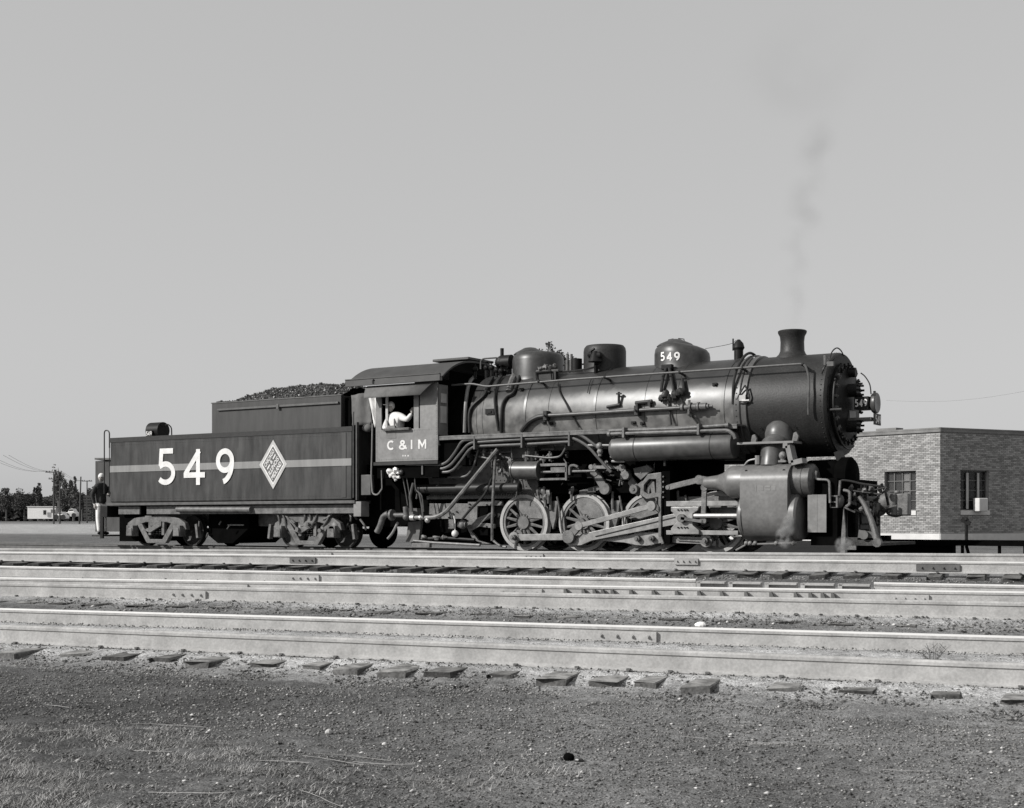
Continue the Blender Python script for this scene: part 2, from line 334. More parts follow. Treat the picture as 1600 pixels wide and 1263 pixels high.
for n_ in ns:
    for s_ in ss:
        z=prof(s_,n_)
        if -20<s_<4 and n_<24:
            z+=0.022*noise.noise(Vector((s_*2.2,n_*2.2,0)))*(1 if n_<9.6 else 0.4)+0.012*noise.noise(Vector((s_*9,n_*9,5)))*(1 if (n_<9.8 or 12<n_<13.4) else 0.45)
            if n_<9.2: z+=0.05*noise.noise(Vector((s_*0.7,n_*0.9,2)))
            if 4.2<n_<7.0:
                g=max(0,1-abs(s_+5.0)/2.2); z+=0.05*g*noise.noise(Vector((s_*4,n_*7,8)))
        else: z+=0.02*noise.noise(Vector((s_*0.3,n_*0.3,0)))*min(4,1+n_/50)
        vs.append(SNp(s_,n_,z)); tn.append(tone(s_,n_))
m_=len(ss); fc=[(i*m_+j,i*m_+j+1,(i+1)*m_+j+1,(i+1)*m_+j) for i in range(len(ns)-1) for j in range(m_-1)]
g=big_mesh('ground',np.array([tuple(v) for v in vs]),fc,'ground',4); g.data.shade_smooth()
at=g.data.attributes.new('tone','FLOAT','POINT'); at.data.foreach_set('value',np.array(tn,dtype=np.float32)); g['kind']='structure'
# loose stones and cinders (nobody could count them)
def stones(name,m,specs):
    base=np.array([(1,0,0),(0,1,0),(-1,0,0),(0,-1,0),(0,0,0.75),(0,0,-0.6)]); fb=np.array([(0,1,4),(1,2,4),(2,3,4),(3,0,4),(1,0,5),(2,1,5),(3,2,5),(0,3,5)])
    VV=[];FF=[];c=0
    for (cnt,s0,s1,n0,n1,r0,r1,dz) in specs:
        for i in range(cnt):
            n_=n0+(n1-n0)*random.random(); s_=s0+(s1-s0)*random.random()
            r=r0+(r1-r0)*random.random()**3.2; z=prof(s_,n_)+dz+r*0.15
            if n_<9.2: z+=0.022*noise.noise(Vector((s_*2.2,n_*2.2,0)))+0.05*noise.noise(Vector((s_*0.7,n_*0.9,2)))+0.012*noise.noise(Vector((s_*9,n_*9,5)))
            p=SNp(s_,n_,z); a=random.random()*6.28; ca,sa=math.cos(a),math.sin(a)
            b=base*(r*(0.6+0.8*rng.random((6,1)))); b=b*np.array([1,0.75,0.75]); 
            q=np.empty_like(b); q[:,0]=b[:,0]*ca-b[:,1]*sa+p.x; q[:,1]=b[:,0]*sa+b[:,1]*ca+p.y; q[:,2]=b[:,2]+p.z
            VV.append(q); FF.append(fb+c); c+=6
    o=big_mesh(name,np.concatenate(VV),np.concatenate(FF),m,3); return o
tag(stones('gravel','stone',[(52000,-7.0,1.0,4.6,7.0,0.003,0.013,0),(46000,-9.0,1.0,7.0,9.5,0.004,0.015,0),(6000,-10,1.0,9.3,9.9,0.006,0.022,0),(1600,-10,1.0,9.95,10.13,0.005,0.016,0.01),(1600,-11,1.0,11.3,11.68,0.006,0.016,0.01),(2600,-12,1.0,13.1,13.53,0.006,0.022,0.01),(1200,-12,1.0,14.6,15.05,0.006,0.016,0.01),(3500,-18,2,19.2,19.9,0.01,0.03,0.0),(5000,-11,1,12.1,13.3,0.006,0.028,0),(1500,-11,1,10.2,11.4,0.004,0.012,0),(2500,-14,1,13.7,19.6,0.006,0.025,0)]),
    kind='stuff')
tag(stones('pale_gravel','pale_stone',[(1500,-7.0,1.0,4.8,8.9,0.004,0.017,0.004),(260,-10,1,9.2,10.0,0.005,0.018,0.004),(160,-11,1,12.2,13.4,0.006,0.03,0.005),(120,-14,1,16.8,19.5,0.008,0.03,0.005)]),kind='stuff')

# ------------------------------------------------------------------ tracks
def rail_mesh(k,s0,s1,top='rail_top',side='rail_side',step=0.8):
    n=RAILS[k][0]; mb=MB(); hw=0.037
    pr=[(-0.074,0,0),(-0.074,0.010,0),(-0.026,0.028,0),(-0.024,0.128,0),(-hw,0.134,0),(-hw,0.157,0),(-hw+0.014,RH,1),(hw-0.014,RH,0),(hw,0.157,0),(hw,0.134,0),(0.024,0.128,0),(0.026,0.028,0),(0.074,0.010,0),(0.074,0,0)]
    L=max(1,int((s1-s0)/step)); m=len(pr); vs=[]
    for i in range(L+1):
        s=s0+(s1-s0)*i/L; z=rail_z(k,s)-RH
        for (a,h,_) in pr: vs.append(SNp(s,n+a,z+h))
    fs=[];mi=[]
    for i in range(L):
        for j in range(m):
            fs.append((i*m+j,(i+1)*m+j,(i+1)*m+(j+1)%m,i*m+(j+1)%m)); mi.append(1 if j in(5,6,7) else 0)
    fs+= [tuple(range(m)),tuple(L*m+j for j in range(m-1,-1,-1))]; mi+=[0,0]
    mb.v=[tuple(v) for v in vs]; mb.f=fs; mb.mi=mi; return mb
ANG=math.atan2(T.y,T.x)
tie_me={}
def tie_mesh(key,L,hw,h,m):
    mb=MB(); r=random.Random(key)
    xs=[-L/2,-L/4,0,L/4,L/2]; vs=[]
    for x in xs:
        for (y,z) in((-hw,-h),(hw,-h),(hw,-0.012),(hw*0.85,0),(-hw*0.85,0),(-hw,-0.012)): vs.append(Vector((x+ (r.uniform(-.04,.04) if abs(x)>L/3 else 0),y+r.uniform(-.014,.014),z+r.uniform(-.008,.004))))
    fs=[(i*6+j,i*6+(j+1)%6,(i+1)*6+(j+1)%6,(i+1)*6+j) for i in range(4) for j in range(6)]+[(5,4,3,2,1,0),(24,25,26,27,28,29)]
    me=bpy.data.meshes.new('tie'); me.from_pydata([tuple(v) for v in vs],[],fs); me.materials.append(MA[m]); me.update(); return me
def put(name,me,loc,rz,parent,rx=0,ry=0):
    o=bpy.data.objects.new(name,me); link(o,parent); o.location=Vector(loc)-wloc(parent); o.rotation_euler=(rx,ry,rz); return o
def mesh_of(name,mb,m,smooth=35):
    me=bpy.data.meshes.new(name); me.from_pydata(mb.v,[],mb.f)
    for q in (m if isinstance(m,(list,tuple)) else [m]): me.materials.append(MA[q])
    me.update()
    if smooth: me.shade_smooth(); me.set_sharp_from_angle(angle=R(smooth))
    return me
spike_me=mesh_of('spike',MB().box((0,0,0.008),(0.016,0.035,0.02)).box((0.004,0.0,0.022),(0.03,0.03,0.012)),'rail_dark',0)
def jb():
    b=MB(); b.prism([(-0.36,0.0),(0.36,0.0),(0.36,0.095),(-0.36,0.095)],-0.02,0.02)
    for x in(-0.27,-0.09,0.09,0.27):
        b.cyl((x,-0.036,0.05),(x,-0.018,0.05),0.018,6); b.cyl((x,-0.05,0.05),(x,-0.034,0.05),0.010,6)
    return b
joint_me=mesh_of('joint_bar',jb(),'rail_side',0); joint_dark=mesh_of('joint_bar',jb(),'rail_dark',0)
def tie_px(pxs,k1,k2,mats,parent,L=2.55,hw=0.115,toff=0.0,ext=0.55):
    n1=RAILS[k1][0]; n2=RAILS[k2][0]; mid=(n1+n2)/2
    mes=[tie_mesh(i,L,hw*(0.85+0.3*((i*37)%5)/4),0.17,mats[i%len(mats)]) for i in range(7)]
    for i,px in enumerate(pxs):
        s=s_at(px,n1-ext); z1=rail_z(k1,s)-RH; z2=rail_z(k2,s)-RH
        o=put('tie',mes[(i*3)%7],SNp(s,mid+random.uniform(-0.10,0.09),(z1+z2)/2-0.002+toff-random.random()*0.006),ANG+PI/2+random.uniform(-.05,.05),parent)
        o.rotation_euler[1]=-math.atan2(z2-z1,n2-n1)
        for (kk,sg) in((k1,-1),(k2,-1)):
            if random.random()<0.85: put('spike',spike_me,SNp(s+random.uniform(-.05,.07),RAILS[kk][0]+sg*0.082,rail_z(kk,s)-RH-0.006),ANG,parent)
def spaced(a,b,n,step,start=None):
    s0=s_at(a,n); s1=s_at(b,n); out=[]; s=s0
    while s<s1:
        # back to a pixel column for bookkeeping
        out.append(s); s+=step*(1+random.uniform(-.06,.06))
    return out
def joint(k,px0,px1,me,parent,dz=0.028):
    n=RAILS[k][0]; s=(s_at(px0,n)+s_at(px1,n))/2; L=abs(s_at(px1,n)-s_at(px0,n)); o=put('joint_bar',me,SNp(s,n-0.035,rail_z(k,s)-RH+dz),ANG,parent); o.scale=(L/0.72,1,1)
tr1=thing('railway_track','nearest pair of dusty pale rails on wooden ties, in front of the cinder bank','railway track',SNp(-4,11,-0.5))
build('rail',rail_mesh('G',-22,6,'rail_side'),['rail_side','rail_side'],tr1,0)
build('rail',rail_mesh('F',-22,6),['rail_side','rail_top'],tr1,0)
tie_px([-30,30,100,170,243,324,402,475,535,608,695,775,860,950,1015,1090,1210,1347,1467,1600],'G','F',['tie_wood','tie_wood','tie_dark'],tr1,ext=0.5)
joint('F',930,1028,joint_me,tr1)
tr2=thing('railway_track','middle pair of rails with rail braces, just behind the nearest track','railway track',SNp(-4,14.4,-0.4))
build('rail',rail_mesh('E',-26,8,'rail_side'),['rail_side','rail_side'],tr2,0)
build('rail',rail_mesh('D',-26,8),['rail_side','rail_top'],tr2,0)
pxs=[]; s=s_at(-60,13.1)
def px_of(s,n):
    p=SNp(s,n,0); d=-SN*p.x+CS*p.y; r=CS*p.x+SN*p.y; return 800+F*r/d
while s<3:
    pxs.append(px_of(s,13.1)); s+=0.55*(1+random.uniform(-.08,.08))
tie_px(pxs,'E','D',['tie_wood','tie_dark','tie_dark'],tr2,ext=0.5,toff=-0.03)
for a,b in((340,390),(780,849),(1392,1452)): joint('D',a,b,joint_me,tr2)
joint('E',268,325,joint_me,tr2,0.02)
brace_me=mesh_of('rail_brace',MB().prism([(-0.025,0),(0.05,0),(0.0,0.11),(-0.025,0.11)],-0.06,0.0),'rail_dark',0)
for px in [888,916,933,946,961,990,1025,1061,1096,1131,1169,1208,1246,1269,1288,1304]:
    n=RAILS['D'][0]; s=s_at(px,n); put('rail_brace',brace_me,SNp(s,n-0.04,rail_z('D',s)-RH+0.02),ANG,tr2)
tr3=thing('railway_track','broken inner rail with guard timbers in its gap, between the middle and far tracks','railway track',SNp(-5,16.6,-0.3))
build('rail',rail_mesh('C',-30,s_at(1088,16.6)),['rail_side','rail_top'],tr3,0)
build('rail',rail_mesh('C',s_at(1366,16.6),9),['rail_side','rail_top'],tr3,0)
joint('C',455,501,joint_me,tr3)
for a,b in((1090,1136),(1140,1192),(1196,1248),(1252,1306),(1310,1362)):
    s0,s1=s_at(a,16.6),s_at(b,16.6); z=rail_z('C',(s0+s1)/2)
    mb=MB(); mb.box((0,0.03,0),(s1-s0-0.03,0.06,0.10)); mb.box((0.0,-0.03,0.035),(s1-s0-0.03,0.10,0.022)); mb.box((-(s1-s0)/2+0.03,-0.04,0.0),(0.05,0.08,0.10))
    put('guard_timber',mesh_of('guard_timber',mb,'rail_side',0),SNp((s0+s1)/2,16.6,z-0.075),ANG,tr3)
mes=[tie_mesh(20+i,2.4,0.115,0.17,'tie_dark') for i in range(3)]
s=-24
i=0
while s<6:
    put('tie',mes[i%3],SNp(s,17.2,rail_z('C',s)-RH-0.015),ANG+PI/2,tr3); s+=0.56*(1+random.uniform(-.05,.05)); i+=1
tr4=thing('railway_track','far pair of pale rails on dark tie ends, directly in front of the locomotive','railway track',SNp(-6,20.8,-0.2))
build('rail',rail_mesh('B',-40,14),['rail_side','rail_top'],tr4,0)
build('rail',rail_mesh('A',-40,14,'rail_side'),['rail_side','rail_side'],tr4,0)
pxs=[]; s=s_at(-60,19.5)
while s<3:
    pxs.append(px_of(s,19.5)); s+=0.545*(1+random.uniform(-.05,.05))
tie_px(pxs,'B','A',['tie_dark'],tr4,ext=0.5,toff=-0.0)
joint('B',455,495,joint_dark,tr4); joint('B',1432,1500,joint_dark,tr4); joint('A',820,850,joint_me,tr4,0.03); joint('A',490,520,joint_me,tr4,0.03); joint('B',1055,1092,joint_me,tr4,0.08)

# locomotive track
YC=27.37; YN=26.57; YS=25.87
trl=thing('railway_track','track the steam locomotive stands on, half hidden behind the far rails','railway track',(-15,YC,-0.17))
def straight_rail(y):
    mb=MB(); hw=0.037
    pr=[(-0.074,0),(-0.074,0.010),(-0.012,0.028),(-0.010,0.128),(-hw,0.137),(-hw,RH-0.003),(hw,RH-0.003),(hw,0.137),(0.010,0.128),(0.012,0.028),(0.074,0.010),(0.074,0)]
    m=len(pr); vs=[Vector((x,y+a,h-RH)) for x in(-120,30) for a,h in pr]
    mb.add(vs,[(j,m+j,m+(j+1)%m,(j+1)%m) for j in range(m)]); return mb
build('rail',straight_rail(YC-0.755),'rail_dark',trl,0); build('rail',straight_rail(YC+0.755),'rail_dark',trl,0)
mes=[tie_mesh(40+i,2.55,0.115,0.17,'tie_dark') for i in range(3)]
x=-48
i=0
while x<2:
    put('tie',mes[i%3],(x,YC,-RH-0.003),PI/2,trl); x+=0.56; i+=1

# ------------------------------------------------------------------ glyph strokes (flat painted figures, as thin solid strips)
def arc(cx,cy,rx,ry,a0,a1,n=14): return [(cx+rx*math.cos(R(a0+(a1-a0)*i/n)),cy+ry*math.sin(R(a0+(a1-a0)*i/n))) for i in range(n+1)]
GL={ # unit height 1, each: list of polylines, width of glyph
 '5':([[(0.56,0.92),(0.16,0.92),(0.13,0.52)],[(0.10,0.50)]+arc(0.30,0.32,0.27,0.25,118,-140,18)],0.60),
 '4':([[(0.46,0.0),(0.46,0.97)],[(0.50,0.93),(0.06,0.31)],[(0.0,0.27),(0.68,0.27)]],0.68),
 '9':([arc(0.32,0.66,0.245,0.26,0,360,26),arc(0.18,0.62,0.385,0.54,8,-78,14)],0.64),
 'C':([arc(0.36,0.5,0.27,0.42,48,312,20)],0.62),
 '&':([[(0.66,0.07),(0.22,0.62)]+arc(0.32,0.76,0.14,0.16,200,-40,10)+[(0.14,0.40)]+arc(0.30,0.25,0.22,0.18,140,330,12)+[(0.60,0.42)]],0.68),
 'I':([[(0.1,0.0),(0.1,1.0)]],0.2),
 'M':([[(0.08,0.0),(0.08,1.0)],[(0.10,0.96),(0.42,0.28),(0.74,0.96)],[(0.76,1.0),(0.76,0.0)]],0.84)}
def glyph(mb,ch,o,ex,ez,h,wd,nrm,th=0.003,wscale=1.0):
    """o: lower-left corner, ex/ez unit vectors, h height, wd stroke width (metres), nrm: outward normal"""
    for pi_,pl in enumerate(GL[ch][0]):
        if len(pl)<2: continue
        P=[Vector((x*h*wscale,y*h)) for x,y in pl]; n=len(P); Lf=[];Rt=[]
        closed=(P[0]-P[-1]).length<1e-4
        for i in range(n):
            a=P[i-1] if i>0 else (P[-2] if closed else None); b=P[i+1] if i<n-1 else (P[1] if closed else None)
            d1=(P[i]-a).normalized() if a is not None else None; d2=(b-P[i]).normalized() if b is not None else None
            if d1 is None: d1=d2
            if d2 is None: d2=d1
            t=(d1+d2).normalized(); p=Vector((-t.y,t.x)); k=min(1.8,1/max(0.35,t.dot(d1)))*wd/2
            Lf.append(P[i]+p*k); Rt.append(P[i]-p*k)
        vs=[]
        for q in (0,th):
            for A in (Lf,Rt):
                for vi,v in enumerate(A): vs.append(o+ex*v.x+ez*v.y+nrm*(q+(pi_*0.0012+vi*0.00006 if q else 0)))
        fs=[]
        for i in range(n-1):
            fs+=[(2*n+i,2*n+i+1,3*n+i+1,3*n+i),(i,2*n+i,2*n+i+1,i+1),(n+i,n+i+1,3*n+i+1,3*n+i)]
        fs+=[(0,n,3*n,2*n),(n-1,2*n-1,4*n-1,3*n-1)]
        mb.add(vs,fs)
EX=Vector((1,0,0)); EZ=Vector((0,0,1)); NY=Vector((0,-1,0))
def font_text(txt,size,off=0.0):
    c=bpy.data.curves.new('t','FONT'); c.body=txt; c.size=size; c.offset=off; c.resolution_u=3
    o=bpy.data.objects.new('t',c); COL.objects.link(o); dg=bpy.context.evaluated_depsgraph_get(); dg.update()
    me=bpy.data.meshes.new_from_object(o.evaluated_get(dg)); V=[v.co.copy() for v in me.vertices]; Fs=[tuple(p.vertices) for p in me.polygons]
    bpy.data.objects.remove(o); bpy.data.curves.remove(c); bpy.data.meshes.remove(me)
    x0=min(v.x for v in V); x1=max(v.x for v in V); y0=min(v.y for v in V); y1=max(v.y for v in V)
    return [((v.x-x0)/(x1-x0),(v.y-y0)/(y1-y0)) for v in V],Fs
def rivets(mb,a,b,n,r=0.013,nrm=(0,-1,0)):
    a=Vector(a);b=Vector(b);nn=Vector(nrm); u=nn.orthogonal().normalized(); v=nn.cross(u)
    for i in range(n):
        p=a+(b-a)*(i/(n-1)); vs=[p+u*r*math.cos(k*PI/3)+v*r*math.sin(k*PI/3) for k in range(6)]+[p+nn*r*0.7]
        mb.add(vs,[(k,(k+1)%6,6) for k in range(6)])
# ------------------------------------------------------------------ wheels
def disc_ring(mb,x,z,y0,y1,ro,ri,n=48):
    vs=[]
    for (y,r) in((y0,ro),(y0,ri),(y1,ri),(y1,ro)):
        for k in range(n):
            a=2*PI*k/n; vs.append((x+r*math.cos(a),y,z+r*math.sin(a)))
    mb.add(vs,[(i*n+k,((i+1)%4)*n+k,((i+1)%4)*n+(k+1)%n,i*n+(k+1)%n) for i in range(4) for k in range(n)])
def driver(parent,x,near=True):
    sg=1 if near else -1; yf=YC-sg*0.80; r=0.655; Y=lambda d:yf+sg*d
    b=MB(); disc_ring(b,x,r,Y(0.02),Y(0.12),0.585,0.515)
    b.cyl((x,Y(-0.02),r),(x,Y(0.16),r),0.15,24)
    for k in range(14):
        a=2*PI*(k+0.5)/14; p=Vector((x+0.12*math.cos(a),Y(0.06),r+0.12*math.sin(a))); q=Vector((x+0.53*math.cos(a),Y(0.06),r+0.53*math.sin(a)))
        b.tube([p,q],[0.045,0.028],6)
    ca=R(-118); b.cyl((x+0.30*math.cos(ca),Y(-0.02),r+0.33*math.sin(ca)),(x+0.30*math.cos(ca),Y(0.12),r+0.33*math.sin(ca)),0.12,16)
    w_=build('driving_wheel',b,'wheel_iron',parent)
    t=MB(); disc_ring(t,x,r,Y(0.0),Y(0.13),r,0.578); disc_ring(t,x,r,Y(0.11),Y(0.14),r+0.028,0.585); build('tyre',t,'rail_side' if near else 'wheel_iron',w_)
    c=MB(); c.prism([(x+0.52*math.cos(R(q)),r+0.52*math.sin(R(q))) for q in range(10,121,10)]+[(x+0.20*math.cos(R(q)),r+0.2*math.sin(R(q))) for q in (100,65,30)],min(Y(0.01),Y(0.10)),max(Y(0.01),Y(0.10)))
    build('counterweight',c,'wheel_iron',w_)
def car_wheel(parent,x,r=0.42,near=True,m='dusty_iron'):
    sg=1 if near else -1; yf=YC-sg*0.80; Y=lambda d:yf+sg*d
    b=MB(); disc_ring(b,x,r,Y(0),Y(0.12),r,r-0.05); disc_ring(b,x,r,Y(0.10),Y(0.13),r+0.025,r-0.04)
    b.lathe([(0.0,sg*0.02+yf),(0.08,sg*0.02+yf),(0.10,sg*0.05+yf),(0.3,sg*0.07+yf),(r-0.04,sg*0.02+yf)],(x,0,r),'Y',32)
    b.lathe([(0.0,sg*0.12+yf),(r-0.03,sg*0.12+yf)],(x,0,r),'Y',32)
    build('wheel',b,m,parent)

# ================================================================== TENDER
TX0=X_(172,YS); TX1=X_(550,YS); TZ0=1.21; TZ1=3.03
ten=thing('tender','black coal tender with big white 549, diamond emblem and heaped coal, behind the cab','tender',((TX0+TX1)/2,YC,0))
b=MB(); yf=2*YC-YS
b.bx(TX0,TX1,YS,yf,TZ0,TZ1-0.05)
tank=build('water_tank',b,'tender_black',ten,bevel=0.035)
b=MB(); b.bx(TX0-0.012,TX1+0.012,YS-0.014,YS+0.01,TZ1-0.13,TZ1); b.bx(TX0-0.012,TX0+0.01,YS,yf,TZ1-0.1,TZ1); b.bx(TX1-0.01,TX1+0.012,YS,yf,TZ1-0.1,TZ1); b.bx(TX0-0.012,TX1+0.012,yf-0.01,yf+0.014,TZ1-0.13,TZ1)
build('rim_strip',b,'pipe_dark',ten,bevel=0.004)
b=MB()
for z in (TZ0+0.10,TZ1-0.16,TZ1-0.21): rivets(b,(TX0+0.1,YS-0.002,z),(TX1-0.1,YS-0.002,z),90,0.010)
for px in (262,350,445,520): 
    x=X_(px,YS); rivets(b,(x,YS-0.002,TZ0+0.15),(x,YS-0.002,TZ1-0.25),24,0.009)
build('rivet_rows',b,'tender_black',ten,0,kind='stuff')
# stripe, split round the emblem and figures (paint strips 4 mm proud)
zs0=Z_(172,738.5,YS); zs1=Z_(172,728.5,YS)
dx0,dxc,dx1=X_(406,YS),X_(427.5,YS),X_(449,YS)
zc_=(zs0+zs1)/2
b=MB(); b.bx(X_(534.5,YS),X_(541,YS),YS-0.012,YS-0.0005,TZ0+0.06,TZ1-0.15); build('corner_strip',b,'bunker_black',ten,bevel=0.004)
b=MB(); b.bx(TX0+0.01,TX1-0.01,YS-0.016,YS-0.0005,zs0,zs1); build('painted_stripe',b,'stripe_paint',ten,0)
for ch,pa,pb in(('5',244,274),('4',286,322),('9',336,368)):
    xa,xb=X_(pa,YS),X_(pb,YS); za,zb=Z_((pa+pb)/2,758,YS),Z_((pa+pb)/2,700.5,YS); h=zb-za; wd=0.145
    wsc=((xb-xa)-wd*0.9)/(h*(GL[ch][1]-0.05)); b=MB(); glyph(b,ch,Vector((xa+wd*0.35,YS-0.0175,za+ (0.0))),EX,EZ,h,wd,NY,0.005,wsc); build('painted_digit',b,'white_paint',ten,0)
dzt,dzb=Z_(427,687.5,YS),Z_(427,764.5,YS); dzm=(dzt+dzb)/2
def rhomb(k): return [(dxc+(dx0-dxc)*k,dzm),(dxc,dzm+(dzb-dzm)*k),(dxc+(dx1-dxc)*k,dzm),(dxc,dzm+(dzt-dzm)*k)]
em=build('diamond_emblem',MB().prism(rhomb(1.0),YS-0.020,YS-0.001),'curtain',ten,0)
build('emblem_border',MB().prism(rhomb(0.82),YS-0.023,YS-0.0205),'white_paint',em,0)
build('emblem_field',MB().prism(rhomb(0.74),YS-0.026,YS-0.0235),'rail_dark',em,0)
b=MB(); Lp=Vector((dxc+(dx0-dxc)*0.70,0,dzm)); Tp=Vector((dxc,0,dzm+(dzt-dzm)*0.70)); Bp=Vector((dxc,0,dzm+(dzb-dzm)*0.70)); e1=Tp-Lp; e2=Lp-Bp
for txt,u0,u1,v0,v1 in (('CHICAGO',0.04,0.96,0.78,0.97),('&',0.42,0.58,0.58,0.74),('ILLINOIS',0.04,0.96,0.32,0.53),('MIDLAND',0.04,0.96,0.04,0.25)):
    V,Fs=font_text(txt,1.0,0.02); b.add([Bp+e1*(u0+(u1-u0)*u)+e2*(v0+(v1-v0)*v)+Vector((0,YS-0.028,0)) for u,v in V],Fs)
    if txt=='&':
        for (ua,ub) in((0.08,0.34),(0.66,0.92)):
            b.add([Bp+e1*u+e2*v+Vector((0,YS-0.028,0)) for u,v in((ua,0.62),(ub,0.62),(ub,0.69),(ua,0.69))],[(0,1,2,3)])
build('emblem_lettering',b,'white_paint',em,0)
# coal bunker
YB=26.05; BX0=X_(331,YB); BX1=X_(533,YB); BZ=3.83; yb2=2*YC-YB
b=MB(); b.bx(BX0,BX1,YB,YB+0.04,TZ1-0.04,BZ); b.bx(BX0,BX1,yb2-0.04,yb2,TZ1-0.04,BZ); b.bx(BX0,BX0+0.04,YB+0.04,yb2-0.04,TZ1-0.04,BZ); b.bx(BX1-0.04,BX1,YB+0.04,yb2-0.04,TZ1-0.04,BZ)
bk=build('coal_bunker',b,'bunker_black',ten,bevel=0.008)
b=MB(); b.bx(X_(341,YB),X_(530,YB),YB-0.05,YB-0.001,BZ-0.20,BZ-0.15)
for px in (436,): b.bx(X_(px,YB)-0.04,X_(px,YB)+0.04,YB-0.07,YB-0.052,BZ-0.25,BZ-0.12)
b.bx(BX0-0.02,BX1+0.02,YB-0.012,YB+0.05,BZ+0.001,BZ+0.03)
build('bunker_rail',b,'pipe_grey',ten,bevel=0.003)
x2=X_(548,26.2)
b=MB(); b.bx(BX1+0.01,x2,26.2,2*YC-26.2,TZ1-0.02,BZ-0.05); build('front_bulkhead',b,'black_and_shade',ten)
# deck, frame, underbody
b=MB(); b.bx(TX0-0.10,TX1+0.12,YS-0.05,2*YC-YS+0.05,TZ0-0.085,TZ0-0.01); build('deck_edge',b,'pipe_grey',ten,bevel=0.006)
ft=1.10; fb=0.88
b=MB(); b.bx(X_(185,YS+.1),X_(218,YS+.1),YS+0.1,YS+0.16,fb,ft); b.bx(X_(229,YS+.1),X_(560,YS+.1),YS+0.1,YS+0.16,fb,ft); b.bx(TX0+0.2,TX1,YC-0.5,YC+0.5,0.55,1.1)
b.bx(X_(229,YS+.1),X_(560,YS+.1),2*YC-YS-0.16,2*YC-YS-0.1,fb,ft)
build('underframe',b,'dusty_iron',ten,bevel=0.006)
b=MB(); b.bx(X_(553,YS),X_(565,YS),YS-0.02,YS+0.3,0.80,1.17); build('end_bracket',b,'cab_paint',ten,bevel=0.01)
b=MB(); b.tube([W(277,796,YS+.04),W(392,796.5,YS+.04)],0.075,14); build('train_pipe',b,'dusty_iron',ten)
b=MB(); b.bx(TX0+0.1,TX0+0.75,YS+0.25,2*YC-YS-0.25,0.12,1.12); build('rear_drawbar_box',b,'black_and_shade',ten)
b=MB(); xa,xb=X_(330,26.6),X_(393,26.6); b.prism([(xa,1.1),(xa,0.30),(xa+0.35,0.09),(xb-0.6,0.09),(xb,0.5),(xb,1.1)],26.5,28.2); build('cistern_sump',b,'black_and_shade',ten)
b=MB(); b.tube([W(356,820.5,26.45),W(381,820.5,26.45)],0.02,6); build('sump_handle',b,'cab_paint',ten)
# deck end beam, steps, grab irons
b=MB(); b.bx(TX0-0.42,TX0-0.12,YS,2*YC-YS,0.80,1.12); b.bx(TX0-0.42,TX0-0.30,YS-0.0,YS+0.05,0.20,0.80); build('end_beam',b,'black_iron',ten,bevel=0.01)
b=MB(); b.bx(TX0-0.78,TX0-0.40,YS+0.02,2*YC-YS-0.02,0.255,0.30); b.bx(TX0-0.5,TX0-0.42,YS+0.1,YS+0.15,0.30,0.85); build('rear_footboard',b,'tie_dark',ten)
b=MB(); YH=YS+0.02
b.tube(rnd([W(171,700,YH),W(171,680,YH)+Vector((0,0,0.12)),W(163,680,YH)+Vector((0,0,0.14)),W(163,772,YH)],0.12),0.018,8)
b.tube([W(171,700,YH),W(171,777,YH)],0.012,6); build('grab_iron',b,'pipe_dark',ten)
b=MB(); x=X_(553,YS-.04); b.tube([(x,YS-0.06,TZ0+0.05),(x,YS-0.06,TZ1+0.35)],0.018,8); x=X_(558,YS+.05); b.bx(x-0.02,x+0.02,YS+.02,YS+.1,TZ0,TZ1+0.1); build('grab_iron',b,'pipe_grey',ten)
# back-up lamp on the tank top
YL=26.9; c=W(247,672,YL)
b=MB(); b.cyl(c+Vector((-0.26,0,-0.02)),c+Vector((0.22,0,-0.02)),0.235,28); b.bx(c.x-0.14,c.x+0.14,c.y-0.18,c.y+0.18,TZ1-0.05,c.z-0.2)
lamp=build('backup_lamp',b,'black_iron',ten)
b=MB(); b.bx(c.x-0.2,c.x+0.05,c.y-0.27,c.y-0.255,c.z-0.19,c.z-0.03); build('number_plate',b,'black_iron',lamp)
b=MB()
for i,ch in enumerate('549'): glyph(b,ch,Vector((c.x-0.19+i*0.08,c.y-0.271,c.z-0.17)),EX,EZ,0.12,0.02,NY,0.002,0.8)
build('lamp_number',b,'white_paint',lamp,0)
b=MB(); q=W(262,672,YL); b.tube(rnd([W(257,666,YL),W(262,662.5,YL),W(268,668,YL),(X_(268.5,YL),YL,TZ1-0.05)],0.08),0.018,6); build('lamp_conduit',b,'pipe_dark',ten)
